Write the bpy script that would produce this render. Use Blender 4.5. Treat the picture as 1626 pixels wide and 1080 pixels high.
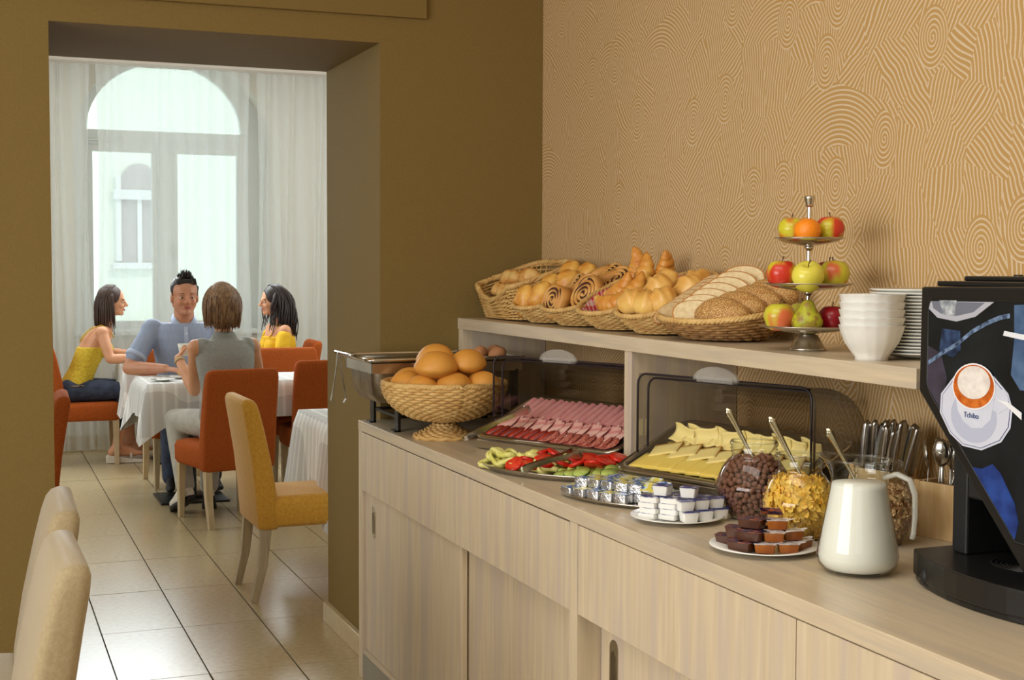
import bpy, bmesh, math, random
import numpy as np
from math import sin, cos, pi, radians, sqrt
from mathutils import Vector, Matrix, Euler, Quaternion

for o in list(bpy.data.objects):
    bpy.data.objects.remove(o)
scn = bpy.context.scene
COL = scn.collection
rnd = random.Random(7)

# ------------------------------------------------------------------ camera
cam_data = bpy.data.cameras.new('camera')
cam_data.sensor_fit = 'HORIZONTAL'
cam_data.sensor_width = 36.0
cam_data.lens = 2150.0 / 1626.0 * 36.0
cam_data.clip_start = 0.05
cam_data.clip_end = 200
cam = bpy.data.objects.new('camera', cam_data)
COL.objects.link(cam)
_yaw, _pit, _rol = .37818153, .05427325, -.00410412
_fw = Vector((-cos(_yaw) * cos(_pit), sin(_yaw) * cos(_pit), -sin(_pit)))
_r0 = Vector((sin(_yaw), cos(_yaw), 0))
_d0 = _fw.cross(_r0)
_r = cos(_rol) * _r0 + sin(_rol) * _d0
_d = -sin(_rol) * _r0 + cos(_rol) * _d0
_m = Matrix((_r, -_d, -_fw)).transposed().to_4x4()
_m.translation = Vector((0, 0, 1.55))
cam.matrix_world = _m
scn.camera = cam

# ------------------------------------------------------------------ light and exposure
scn.view_settings.view_transform = 'Standard'
scn.view_settings.look = 'None'
scn.view_settings.gamma = 1.0
scn.view_settings.exposure = 0.0
scn.view_settings.use_curve_mapping = False
world = bpy.data.worlds.new('sky')
scn.world = world
world.use_nodes = True
_wn = world.node_tree.nodes
_wl = world.node_tree.links
_bg = _wn['Background']
_bg.inputs[0].default_value = (0.78, 0.9, 1.0, 1)
_bg.inputs[1].default_value = 2.0


def area(name, loc, target, sx, sy, watts, color):
    d = bpy.data.lights.new(name, 'AREA')
    d.shape = 'RECTANGLE'
    d.size, d.size_y = sx, sy
    d.energy = watts
    d.color = color
    o = bpy.data.objects.new(name, d)
    COL.objects.link(o)
    o.location = loc
    o.rotation_euler = (Vector(target) - Vector(loc)).to_track_quat('-Z', 'Y').to_euler()
    return o


sun_d = bpy.data.lights.new('sun_light', 'SUN')
sun_d.energy = 1.3
sun_d.angle = radians(1)
sun_d.color = (1, .95, .86)
sun_o = bpy.data.objects.new('sun_light', sun_d)
COL.objects.link(sun_o)
sun_o.rotation_euler = (Vector((-1, -.55, -1.25))).to_track_quat('-Z', 'Y').to_euler()

# windows of the breakfast room, behind and to the left of the camera, and its ceiling fittings
area('window_or_fill_light', (-1.3, -3.1, 1.75), (-2.6, 2.0, 1.1), 3.2, 1.7, 136, (1, .99, .98))
area('window_or_fill_light', (2.2, -1.2, 1.9), (-3.0, 1.2, 1.2), 1.8, 1.6, 10, (1, .985, .965))
area('ceiling_or_fill_light', (-1.9, .35, 3.0), (-2.2, 1.0, 0), 2.2, .9, 20, (1, .96, .9))
# daylight entering the dining room through its own windows, then two added fill lamps
area('window_or_fill_light', (-11.2, 1.5, 2.4), (-8.0, 1.4, 1.9), 2.2, 1.4, 90, (.9, .97, 1))
area('window_or_fill_light', (-9.5, -2.05, 1.9), (-9.6, 1.5, 1.0), 2.6, 1.7, 50, (.92, .97, 1))
area('window_or_fill_light', (-9.9, 4.45, 2.0), (-11.4, 1.6, 1.7), 2.2, 1.7, 42, (.94, .98, 1))  # added fill that brightens the curtain; no window known on this side
area('ceiling_or_fill_light', (-8.1, 1.3, 3.05), (-9.2, 1.4, .6), 1.6, 1.6, 4, (1, .95, .88))  # added fill for the seated people; no ceiling fitting known here

# ------------------------------------------------------------------ mesh helpers


class MB:
    def __init__(s):
        s.v, s.f, s.m = [], [], []

    def add(s, vs, fs, mi=0):
        b = len(s.v)
        s.v += [tuple(p) for p in vs]
        s.f += [tuple(i + b for i in f) for f in fs]
        s.m += [mi] * len(fs)
        return s

    def box(s, x0, x1, y0, y1, z0, z1, mi=0):
        return s.add([(x0, y0, z0), (x1, y0, z0), (x1, y1, z0), (x0, y1, z0), (x0, y0, z1), (x1, y0, z1), (x1, y1, z1), (x0, y1, z1)],
                     [(0, 3, 2, 1), (4, 5, 6, 7), (0, 1, 5, 4), (1, 2, 6, 5), (2, 3, 7, 6), (3, 0, 4, 7)], mi)

    def loops(s, rings, close=False, cap=True, mi=0):
        n = len(rings[0])
        vs = [p for r in rings for p in r]
        fs = []
        k = len(rings)
        for i in range(k if close else k - 1):
            a, b = i * n, ((i + 1) % k) * n
            for j in range(n):
                j2 = (j + 1) % n
                fs.append((a + j, a + j2, b + j2, b + j))
        if cap and not close:
            fs.append(tuple(range(n - 1, -1, -1)))
            fs.append(tuple((k - 1) * n + j for j in range(n)))
        return s.add(vs, fs, mi)

    def tube(s, path, r, n=8, closed=False, cap=True, flat=1.0, mi=0):
        P = [Vector(p) for p in path]
        k = len(P)
        R = r if isinstance(r, (list, tuple)) else [r] * k
        T = []
        for i in range(k):
            if closed:
                t = P[(i + 1) % k] - P[i - 1]
            else:
                t = P[min(i + 1, k - 1)] - P[max(i - 1, 0)]
            T.append(t.normalized() if t.length > 1e-9 else Vector((0, 0, 1)))
        u = T[0].orthogonal().normalized()
        if abs(T[0].z) < .9:
            u = Vector((0, 0, 1)).cross(T[0]).normalized()
        rings = []
        for i in range(k):
            u = (u - T[i] * u.dot(T[i]))
            u = u.normalized() if u.length > 1e-9 else T[i].orthogonal().normalized()
            w = T[i].cross(u)
            rings.append([P[i] + (u * cos(2 * pi * j / n) + w * sin(2 * pi * j / n) * flat) * R[i] for j in range(n)])
        return s.loops(rings, closed, cap, mi)

    def lathe(s, prof, n=32, c=(0, 0, 0), sx=1.0, sy=1.0, wob=None, cap=False, mi=0):
        rings = []
        for i, (r, z) in enumerate(prof):
            rings.append([(c[0] + (r + (wob(2 * pi * j / n, i) if wob else 0)) * cos(2 * pi * j / n) * sx,
                           c[1] + (r + (wob(2 * pi * j / n, i) if wob else 0)) * sin(2 * pi * j / n) * sy, c[2] + z) for j in range(n)])
        return s.loops(rings, False, cap, mi)

    def ell(s, c, r, n=14, m=9, R=None, mi=0):
        if not isinstance(r, (tuple, list)):
            r = (r, r, r)
        vs, fs = [], []
        c = Vector(c)
        for i in range(m + 1):
            t = pi * i / m
            if i in (0, m):
                p = Vector((0, 0, r[2] * cos(t)))
                vs.append(c + (R @ p if R else p))
                continue
            for j in range(n):
                a = 2 * pi * j / n
                p = Vector((r[0] * sin(t) * cos(a), r[1] * sin(t) * sin(a), r[2] * cos(t)))
                vs.append(c + (R @ p if R else p))
        for j in range(n):
            fs.append((0, 1 + j, 1 + (j + 1) % n))
        for i in range(m - 2):
            a = 1 + i * n
            for j in range(n):
                j2 = (j + 1) % n
                fs.append((a + j, a + n + j, a + n + j2, a + j2))
        a = 1 + (m - 2) * n
        for j in range(n):
            fs.append((a + j, len(vs) - 1, a + (j + 1) % n))
        return s.add(vs, fs, mi)

    def caps(s, a, b, ra, rb, n=12, mi=0, flat=1.0):
        a, b = Vector(a), Vector(b)
        d = (b - a)
        L = d.length
        if L < 1e-6:
            return s.ell(a, ra, n, 8, mi=mi)
        d /= L
        path, rr = [], []
        for k in range(4):
            t = pi / 2 * (k + .15) / 4
            path.append(a - d * ra * cos(t)); rr.append(ra * sin(t))
        path.append(a); rr.append(ra)
        path.append(b); rr.append(rb)
        for k in range(3, -1, -1):
            t = pi / 2 * (k + .15) / 4
            path.append(b + d * rb * cos(t)); rr.append(rb * sin(t))
        return s.tube(path, rr, n, flat=flat, mi=mi)

    def prism(s, poly, y0, y1, axis='y', mi=0):
        # poly in the two other axes, extruded along axis
        def mk(p, h):
            if axis == 'y':
                return (p[0], h, p[1])
            if axis == 'x':
                return (h, p[0], p[1])
            return (p[0], p[1], h)
        n = len(poly)
        vs = [mk(p, y0) for p in poly] + [mk(p, y1) for p in poly]
        fs = [tuple(range(n)), tuple(range(2 * n - 1, n - 1, -1))] + [(i, i + n, (i + 1) % n + n, (i + 1) % n) for i in range(n)]
        return s.add(vs, fs, mi)

    def grid(s, fn, nu, nv, cu=False, mi=0):
        vs = [fn(i / nu, j / nv) for j in range(nv + 1) for i in range(nu if cu else nu + 1)]
        w = nu if cu else nu + 1
        fs = []
        for j in range(nv):
            for i in range(nu):
                i2 = (i + 1) % w if cu else i + 1
                fs.append((j * w + i, j * w + i2, (j + 1) * w + i2, (j + 1) * w + i))
        return s.add(vs, fs, mi)

    def xf(s, M, start=0):
        for i in range(start, len(s.v)):
            s.v[i] = tuple(M @ Vector(s.v[i]))
        return s


def rr(x0, x1, y0, y1, r, n=4):
    pts = []
    for cx, cy, a0 in ((x1 - r, y1 - r, 0), (x0 + r, y1 - r, pi / 2), (x0 + r, y0 + r, pi), (x1 - r, y0 + r, 1.5 * pi)):
        for k in range(n + 1):
            a = a0 + pi / 2 * k / n
            pts.append((cx + r * cos(a), cy + r * sin(a)))
    return pts


def mesh_of(name, mb, mats, smooth=True, fix=False):
    me = bpy.data.meshes.new(name)
    me.from_pydata(mb.v, [], mb.f)
    mats = mats if isinstance(mats, (list, tuple)) else [mats]
    for m in mats:
        me.materials.append(m)
    me.polygons.foreach_set('material_index', mb.m)
    if fix:
        bm = bmesh.new(); bm.from_mesh(me)
        bmesh.ops.recalc_face_normals(bm, faces=bm.faces)
        bm.to_mesh(me); bm.free()
    me.polygons.foreach_set('use_smooth', [smooth] * len(me.polygons))
    me.update()
    return me


def obj(name, mb, mats, parent=None, smooth=True, bevel=0, loc=None, rot=None, seg=2, fix=True, solid=0):
    me = mb if isinstance(mb, bpy.types.Mesh) else mesh_of(name, mb, mats, smooth, fix)
    o = bpy.data.objects.new(name, me)
    COL.objects.link(o)
    if parent:
        o.parent = parent
    if loc:
        o.location = loc
    if rot:
        o.rotation_euler = rot
    if solid:
        md = o.modifiers.new('thickness', 'SOLIDIFY'); md.thickness = solid; md.offset = 0
    if bevel:
        md = o.modifiers.new('edge', 'BEVEL'); md.width = bevel; md.segments = seg
        md.limit_method = 'ANGLE'; md.angle_limit = radians(40)
        md.harden_normals = False
        if smooth:
            me.set_sharp_from_angle(angle=radians(50))
    return o


def sharp(o, deg=35):
    o.data.set_sharp_from_angle(angle=radians(deg))
    return o


def tag(o, label, cat, group=None, kind=None):
    o['label'] = label
    o['category'] = cat
    if group:
        o['group'] = group
    if kind:
        o['kind'] = kind
    return o


def thing(name, label, cat, loc=(0, 0, 0), rot=0, group=None, M=None):
    o = bpy.data.objects.new(name, None)
    o.empty_display_size = .05
    COL.objects.link(o)
    if M is not None:
        o.matrix_world = M
    else:
        o.location = loc
        o.rotation_euler = rot if isinstance(rot, (tuple, list)) else (0, 0, rot)
    return tag(o, label, cat, group)


def struct(o):
    o['kind'] = 'structure'
    return o


def stuff(o):
    o['kind'] = 'stuff'
    return o


def dup(root, label, loc=None, rot=None, M=None, scale=None):
    def cp(o, par):
        c = o.copy(); COL.objects.link(c)
        if par:
            c.parent = par
        for ch in kids.get(o.name, []):
            cp(ch, c)
        return c
    kids = {}
    for o in [root] + list(root.children_recursive):
        if o is not root:
            kids.setdefault(o.parent.name, []).append(o)
    c = cp(root, None)
    c['label'] = label
    if M is not None:
        c.matrix_world = M
    else:
        if loc is not None:
            c.location = loc
        if rot is not None:
            c.rotation_euler = rot
        if scale is not None:
            c.scale = (scale,) * 3 if not isinstance(scale, (tuple, list)) else scale
    return c


ORD = 'first second third fourth fifth sixth seventh eighth ninth tenth eleventh twelfth thirteenth fourteenth fifteenth sixteenth seventeenth eighteenth nineteenth twentieth twenty-first twenty-second twenty-third twenty-fourth twenty-fifth'.split()


def voxel(mb, size, smooth=4, fac=.6):
    me = bpy.data.meshes.new('tmp')
    me.from_pydata(mb.v, [], mb.f)
    bm = bmesh.new(); bm.from_mesh(me)
    bmesh.ops.recalc_face_normals(bm, faces=bm.faces)
    bm.to_mesh(me); bm.free()
    o = bpy.data.objects.new('tmp', me)
    COL.objects.link(o)
    md = o.modifiers.new('r', 'REMESH'); md.mode = 'VOXEL'; md.voxel_size = size
    if smooth:
        ms = o.modifiers.new('s', 'SMOOTH'); ms.iterations = smooth; ms.factor = fac
    dg = bpy.context.evaluated_depsgraph_get()
    out = bpy.data.meshes.new_from_object(o.evaluated_get(dg))
    bpy.data.objects.remove(o)
    bpy.data.meshes.remove(me)
    out.polygons.foreach_set('use_smooth', [True] * len(out.polygons))
    return out


def vobj(name, mb, m, parent, size, smooth=4, fac=.6):
    me = voxel(mb, size, smooth, fac)
    me.name = name
    me.materials.clear()
    me.materials.append(m)
    return obj(name, me, m, parent)


def T(x=0, y=0, z=0):
    return Matrix.Translation((x, y, z))


def RZ(a):
    return Matrix.Rotation(a, 4, 'Z')


def RX(a):
    return Matrix.Rotation(a, 4, 'X')


def RY(a):
    return Matrix.Rotation(a, 4, 'Y')

# ------------------------------------------------------------------ materials


def lin(c):
    return tuple(((x / 255) / 12.92 if x / 255 <= .04045 else ((x / 255 + .055) / 1.055) ** 2.4) for x in c) + (1,)


def mat(name, col, rough=.5, metal=0., col2=None, scale=8., stretch=(1, 1, 1), lo=.35, hi=.65, bump=0., bscale=None, spec=.5, trans=0., sheen=0., sss=0., col3=None, scale3=3., detail=4., alpha=1., lo3=.48):
    m = bpy.data.materials.new(name)
    m.use_nodes = True
    nt = m.node_tree
    b = nt.nodes['Principled BSDF']
    b.inputs['Base Color'].default_value = lin(col)
    b.inputs['Roughness'].default_value = rough
    b.inputs['Metallic'].default_value = metal
    b.inputs['Specular IOR Level'].default_value = spec
    if trans:
        b.inputs['Transmission Weight'].default_value = trans
    if sheen:
        b.inputs['Sheen Weight'].default_value = sheen
        b.inputs['Sheen Roughness'].default_value = .4
    if sss:
        b.inputs['Subsurface Weight'].default_value = sss
        b.inputs['Subsurface Radius'].default_value = (.02, .01, .006)
        b.inputs['Subsurface Scale'].default_value = .3
    if alpha < 1:
        b.inputs['Alpha'].default_value = alpha
    if col2 or bump:
        tc = nt.nodes.new('ShaderNodeTexCoord')
        mp = nt.nodes.new('ShaderNodeMapping')
        mp.inputs['Scale'].default_value = stretch
        nt.links.new(tc.outputs['Object'], mp.inputs[0])
    if col2:
        nz = nt.nodes.new('ShaderNodeTexNoise')
        nz.inputs['Scale'].default_value = scale
        nz.inputs['Detail'].default_value = detail
        nt.links.new(mp.outputs[0], nz.inputs['Vector'])
        rp = nt.nodes.new('ShaderNodeValToRGB')
        rp.color_ramp.elements[0].position = lo
        rp.color_ramp.elements[1].position = hi
        rp.color_ramp.elements[0].color = lin(col)
        rp.color_ramp.elements[1].color = lin(col2)
        nt.links.new(nz.outputs[0], rp.inputs[0])
        out = rp.outputs[0]
        if col3:
            n3 = nt.nodes.new('ShaderNodeTexNoise')
            n3.inputs['Scale'].default_value = scale3
            n3.inputs['Detail'].default_value = 2
            nt.links.new(mp.outputs[0], n3.inputs['Vector'])
            r3 = nt.nodes.new('ShaderNodeValToRGB')
            r3.color_ramp.elements[0].position = .48
            r3.color_ramp.elements[1].position = .62
            nt.links.new(n3.outputs[0], r3.inputs[0])
            mx = nt.nodes.new('ShaderNodeMix'); mx.data_type = 'RGBA'
            nt.links.new(r3.outputs[0], mx.inputs[0])
            nt.links.new(out, mx.inputs[6])
            mx.inputs[7].default_value = lin(col3)
            out = mx.outputs[2]
        nt.links.new(out, b.inputs['Base Color'])
    if bump:
        nb = nt.nodes.new('ShaderNodeTexNoise')
        nb.inputs['Scale'].default_value = bscale or scale * 3
        nb.inputs['Detail'].default_value = 3
        nt.links.new(mp.outputs[0], nb.inputs['Vector'])
        bp = nt.nodes.new('ShaderNodeBump')
        bp.inputs['Strength'].default_value = bump
        bp.inputs['Distance'].default_value = .004
        nt.links.new(nb.outputs[0], bp.inputs['Height'])
        nt.links.new(bp.outputs[0], b.inputs['Normal'])
    return m


def thin_glass(name, tint=(255, 255, 255), gloss=1.0, rough=.02, ior=1.45):
    m = bpy.data.materials.new(name)
    m.use_nodes = True
    nt = m.node_tree
    nt.nodes.remove(nt.nodes['Principled BSDF'])
    out = nt.nodes['Material Output']
    tr = nt.nodes.new('ShaderNodeBsdfTransparent')
    lw0 = nt.nodes.new('ShaderNodeLayerWeight'); lw0.inputs[0].default_value = .5
    p0 = nt.nodes.new('ShaderNodeMath'); p0.operation = 'POWER'; p0.inputs[1].default_value = 4.0
    nt.links.new(lw0.outputs['Facing'], p0.inputs[0])
    cm = nt.nodes.new('ShaderNodeMix'); cm.data_type = 'RGBA'
    cm.inputs[6].default_value = lin(tint); cm.inputs[7].default_value = lin(tuple(int(c * .62) for c in tint))
    nt.links.new(p0.outputs[0], cm.inputs[0])
    nt.links.new(cm.outputs[2], tr.inputs[0])
    gl = nt.nodes.new('ShaderNodeBsdfGlossy'); gl.inputs['Roughness'].default_value = rough
    lw = nt.nodes.new('ShaderNodeLayerWeight'); lw.inputs[0].default_value = .5
    pw = nt.nodes.new('ShaderNodeMath'); pw.operation = 'POWER'; pw.inputs[1].default_value = 3.2
    nt.links.new(lw.outputs['Facing'], pw.inputs[0])
    mu = nt.nodes.new('ShaderNodeMath'); mu.operation = 'MULTIPLY_ADD'; mu.inputs[1].default_value = .62 * gloss; mu.inputs[2].default_value = .035 * gloss; mu.use_clamp = True
    nt.links.new(pw.outputs[0], mu.inputs[0])
    mx = nt.nodes.new('ShaderNodeMixShader')
    nt.links.new(mu.outputs[0], mx.inputs[0])
    nt.links.new(tr.outputs[0], mx.inputs[1])
    nt.links.new(gl.outputs[0], mx.inputs[2])
    nt.links.new(mx.outputs[0], out.inputs[0])
    return m


def sheer(name, col, opac):
    m = bpy.data.materials.new(name)
    m.use_nodes = True
    nt = m.node_tree
    nt.nodes.remove(nt.nodes['Principled BSDF'])
    out = nt.nodes['Material Output']
    tr = nt.nodes.new('ShaderNodeBsdfTransparent')
    df = nt.nodes.new('ShaderNodeBsdfDiffuse'); df.inputs[0].default_value = lin(col)
    tl = nt.nodes.new('ShaderNodeBsdfTranslucent'); tl.inputs[0].default_value = lin(col)
    m1 = nt.nodes.new('ShaderNodeMixShader'); m1.inputs[0].default_value = .55
    m2 = nt.nodes.new('ShaderNodeMixShader'); m2.inputs[0].default_value = opac
    nt.links.new(df.outputs[0], m1.inputs[1]); nt.links.new(tl.outputs[0], m1.inputs[2])
    nt.links.new(tr.outputs[0], m2.inputs[1]); nt.links.new(m1.outputs[0], m2.inputs[2])
    nt.links.new(m2.outputs[0], out.inputs[0])
    return m


def checked(name, c1, c2, scale, axes=(0, 1), c3=None, rough=.8):
    """woven check: two stripe directions"""
    m = bpy.data.materials.new(name)
    m.use_nodes = True
    nt = m.node_tree
    b = nt.nodes['Principled BSDF']
    b.inputs['Roughness'].default_value = rough
    b.inputs['Specular IOR Level'].default_value = .2
    tc = nt.nodes.new('ShaderNodeTexCoord')
    sp = nt.nodes.new('ShaderNodeSeparateXYZ')
    nt.links.new(tc.outputs['Object'], sp.inputs[0])
    outs = []
    for a in axes:
        mu = nt.nodes.new('ShaderNodeMath'); mu.operation = 'MULTIPLY'; mu.inputs[1].default_value = scale
        nt.links.new(sp.outputs[a], mu.inputs[0])
        fr = nt.nodes.new('ShaderNodeMath'); fr.operation = 'FRACT'
        nt.links.new(mu.outputs[0], fr.inputs[0])
        gt = nt.nodes.new('ShaderNodeMath'); gt.operation = 'GREATER_THAN'; gt.inputs[1].default_value = .5 if c3 is None else .72
        nt.links.new(fr.outputs[0], gt.inputs[0])
        outs.append(gt)
    ad = nt.nodes.new('ShaderNodeMath'); ad.operation = 'ADD'
    nt.links.new(outs[0].outputs[0], ad.inputs[0]); nt.links.new(outs[1].outputs[0], ad.inputs[1])
    hf = nt.nodes.new('ShaderNodeMath'); hf.operation = 'MULTIPLY'; hf.inputs[1].default_value = .5
    nt.links.new(ad.outputs[0], hf.inputs[0])
    mx = nt.nodes.new('ShaderNodeMix'); mx.data_type = 'RGBA'
    nt.links.new(hf.outputs[0], mx.inputs[0])
    mx.inputs[6].default_value = lin(c1); mx.inputs[7].default_value = lin(c2)
    nt.links.new(mx.outputs[2], b.inputs['Base Color'])
    return m


def wallpaper():
    m = bpy.data.materials.new('swirl_wallpaper')
    m.use_nodes = True
    nt = m.node_tree
    N, L = nt.nodes, nt.links
    b = N['Principled BSDF']
    b.inputs['Roughness'].default_value = .62
    b.inputs['Specular IOR Level'].default_value = .25

    def math_(op, a, c=None, clamp=False):
        n = N.new('ShaderNodeMath'); n.operation = op; n.use_clamp = clamp
        for i, v in enumerate((a, c)):
            if v is None:
                continue
            if isinstance(v, (int, float)):
                n.inputs[i].default_value = v
            else:
                L.new(v, n.inputs[i])
        return n.outputs[0]
    tc = N.new('ShaderNodeTexCoord')
    s0 = N.new('ShaderNodeSeparateXYZ'); L.new(tc.outputs['Object'], s0.inputs[0])
    cb = N.new('ShaderNodeCombineXYZ'); L.new(s0.outputs[0], cb.inputs[0]); L.new(s0.outputs[2], cb.inputs[1])

    def cell(scale, rand):
        v = N.new('ShaderNodeTexVoronoi'); v.voronoi_dimensions = '2D'; v.inputs['Scale'].default_value = scale
        v.inputs['Randomness'].default_value = rand
        L.new(cb.outputs[0], v.inputs['Vector'])
        sub = N.new('ShaderNodeVectorMath'); sub.operation = 'SUBTRACT'
        L.new(cb.outputs[0], sub.inputs[0]); L.new(v.outputs['Position'], sub.inputs[1])
        s = N.new('ShaderNodeSeparateXYZ'); L.new(sub.outputs[0], s.inputs[0])
        c = N.new('ShaderNodeSeparateColor'); L.new(v.outputs['Color'], c.inputs[0])
        return s.outputs[0], s.outputs[1], c.outputs
    PER = .0125
    # spirals
    lx, ly, cc = cell(4.2, .9)
    lx2 = math_('MULTIPLY', lx, 1.35)
    ln = math_('SQRT', math_('ADD', math_('MULTIPLY', lx2, lx2), math_('MULTIPLY', ly, ly)))
    an = math_('DIVIDE', math_('ARCTAN2', ly, lx2), 2 * pi)
    sp = math_('ADD', math_('DIVIDE', ln, PER), an)
    # concentric arches in some patches
    lx3, ly3, c3 = cell(3.1, 1.0)
    ly3b = math_('ADD', ly3, .10)
    ar = math_('DIVIDE', math_('SQRT', math_('ADD', math_('MULTIPLY', lx3, lx3), math_('MULTIPLY', ly3b, ly3b))), PER)
    # hatching, direction by patch
    hx, hy, hc = cell(8.5, .8)
    nz = N.new('ShaderNodeTexNoise'); nz.inputs['Scale'].default_value = 7; nz.inputs['Detail'].default_value = 1
    L.new(cb.outputs[0], nz.inputs['Vector'])
    th = math_('MULTIPLY', math_('SUBTRACT', hc[0], .5), 1.9)
    hp = math_('DIVIDE', math_('ADD', math_('ADD', math_('MULTIPLY', hx, math_('COSINE', th)), math_('MULTIPLY', hy, math_('SINE', th))), math_('MULTIPLY', nz.outputs[0], .05)), PER)
    # choose
    in_sp = math_('MULTIPLY', math_('LESS_THAN', ln, .075), math_('GREATER_THAN', cc[1], .32))
    in_ar = math_('MULTIPLY', math_('GREATER_THAN', c3[1], .76), math_('GREATER_THAN', ly3, -.0))

    def pick(f, a, c):
        n = N.new('ShaderNodeMix'); n.data_type = 'FLOAT'
        L.new(f, n.inputs[0]); L.new(a, n.inputs[2]); L.new(c, n.inputs[3])
        return n.outputs[0]
    ph = pick(in_sp, pick(in_ar, hp, ar), sp)
    tri = math_('ABSOLUTE', math_('SUBTRACT', math_('FRACT', ph), .5))
    line = N.new('ShaderNodeMapRange'); line.inputs[1].default_value = .13; line.inputs[2].default_value = .24
    line.inputs[3].default_value = 1; line.inputs[4].default_value = 0
    L.new(tri, line.inputs[0])
    # printed line is slightly broken
    nb = N.new('ShaderNodeTexNoise'); nb.inputs['Scale'].default_value = 160; L.new(cb.outputs[0], nb.inputs['Vector'])
    k = math_('MULTIPLY', line.outputs[0], math_('ADD', math_('MULTIPLY', nb.outputs[0], .7), .5), True)
    mx = N.new('ShaderNodeMix'); mx.data_type = 'RGBA'
    L.new(k, mx.inputs[0])
    mx.inputs[6].default_value = lin((184, 148, 92)); mx.inputs[7].default_value = lin((214, 194, 164))
    L.new(mx.outputs[2], b.inputs['Base Color'])
    return m


def woodmat(name, stretch, c1, c2, c3, rough=.45):
    return mat(name, c1, rough, col2=c2, scale=14, stretch=stretch, lo=.3, hi=.7, col3=c3, scale3=4.5, bump=.05, bscale=60)


W_FRONT = woodmat('ash_laminate_upright', (4.5, 4.5, .25), (201, 184, 155), (218, 202, 172), (200, 184, 166))
W_TOP = woodmat('ash_laminate_lengthwise', (.5, 9, 9), (200, 184, 156), (214, 198, 170), (196, 182, 160), .32)
W_GREY = mat('grey_plinth', (150, 145, 132), .5)
W_DARK = mat('dark_gap', (60, 48, 34), .8)
W_LEG = mat('pale_beech', (205, 184, 148), .45, col2=(188, 165, 128), scale=10, stretch=(6, 6, .6))
W_BOX = mat('pine_box_wood', (222, 190, 140), .5, col2=(206, 170, 118), scale=12, stretch=(5, 5, .6))
M_WALL = mat('olive_wall_paint', (134, 112, 65), .82, col2=(124, 103, 57), scale=420, bump=.25, bscale=160, spec=.2)
M_WALLD = mat('pale_plaster', (226, 222, 210), .9)
M_PAPER = wallpaper()
M_CEIL = mat('ceiling_paint', (236, 230, 216), .9)
M_TILE = mat('cream_floor_tile', (192, 174, 136), .24, col2=(180, 160, 120), scale=40, lo=.3, hi=.7, spec=.5)
M_GROUT = mat('dark_grout', (72, 62, 46), .9)
M_BASE = mat('tile_baseboard', (204, 186, 148), .3, col2=(194, 174, 134), scale=30)
M_STEEL = mat('brushed_steel', (205, 200, 190), .26, 1.0)
M_STEELD = mat('worn_steel', (168, 160, 146), .38, 1.0, col2=(128, 118, 100), scale=14)
M_CHROME = mat('chrome', (225, 224, 222), .1, 1.0)
M_BLACK = mat('black_plastic', (22, 22, 22), .35)
M_BLACKM = mat('matt_black_plastic', (16, 17, 18), .55, bump=.1, bscale=200)
M_DARKM = mat('dark_metal', (52, 48, 42), .4, .8)
M_WHITE = mat('white_porcelain', (240, 240, 234), .15)
M_GLASSJ = thin_glass('jug_glass', (250, 252, 250), 1.1)
M_GLASS = thin_glass('clear_glass', (250, 252, 250), 1.5)
M_COVER = thin_glass('clear_acrylic', (212, 208, 200), 3.0, .10)
M_ACR = mat('clear_acrylic_handle', (214, 212, 206), .2, alpha=.24)
M_SEAL = mat('dark_rim_seal', (38, 32, 40), .4)
M_STRAW = mat('seagrass', (226, 190, 124), .6, col2=(196, 152, 84), scale=30, lo=.35, hi=.7)
M_WICK = mat('willow', (224, 188, 120), .5, col2=(196, 152, 88), scale=26, lo=.35, hi=.7)
M_WICKD = mat('dark_willow', (182, 140, 84), .6, col2=(140, 100, 56), scale=30)
M_GING = checked('red_gingham', (236, 214, 208), (205, 48, 70), 62, (0, 1))
M_CLOTH = checked('white_plaid_cloth', (206, 204, 202), (246, 246, 244), 13, (0, 1), c3=1)
M_BUN = mat('bun_crust', (212, 144, 52), .5, col2=(228, 166, 76), scale=9, lo=.3, hi=.75, bump=.12, bscale=60)
M_CROI = mat('croissant_crust', (206, 128, 44), .4, col2=(234, 184, 90), scale=14, lo=.35, hi=.62, bump=.35, bscale=45)
M_PASTRY = mat('puff_pastry', (204, 128, 40), .4, col2=(236, 188, 92), scale=16, lo=.35, hi=.65, bump=.3, bscale=50)
M_ROLLD = mat('seeded_roll_crust', (202, 134, 56), .5, col2=(226, 188, 116), scale=22, lo=.4, hi=.6, bump=.3)
M_SWIRL = mat('cocoa_filling', (70, 34, 18), .5)
M_DOUGH = mat('sweet_dough', (220, 170, 96), .5, col2=(200, 138, 66), scale=12)
M_CRUMB = mat('white_crumb', (236, 220, 180), .85, col2=(222, 200, 152), scale=70, lo=.35, hi=.6, bump=.3, bscale=160)
M_CRUST = mat('bread_crust', (196, 136, 70), .6, col2=(176, 112, 52), scale=20)
M_BRUMB = mat('grey_crumb', (206, 180, 134), .85, col2=(184, 154, 106), scale=70, bump=.3, bscale=160)
M_RYE = mat('seeded_rye_crust', (150, 96, 40), .6, col2=(168, 112, 52), scale=26, col3=(230, 200, 132), scale3=420, lo3=.63, bump=.3, bscale=110)

# ------------------------------------------------------------------ the setting
X0 = -4.92           # front face of the olive wall
XB = -5.74           # its rear face, in the dining room
YW = 2.08            # wallpapered wall
ZC = .972            # counter top
ZS = 1.352           # serving shelf top
YS = 1.728           # serving shelf front
YF = 1.335           # counter front

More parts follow.
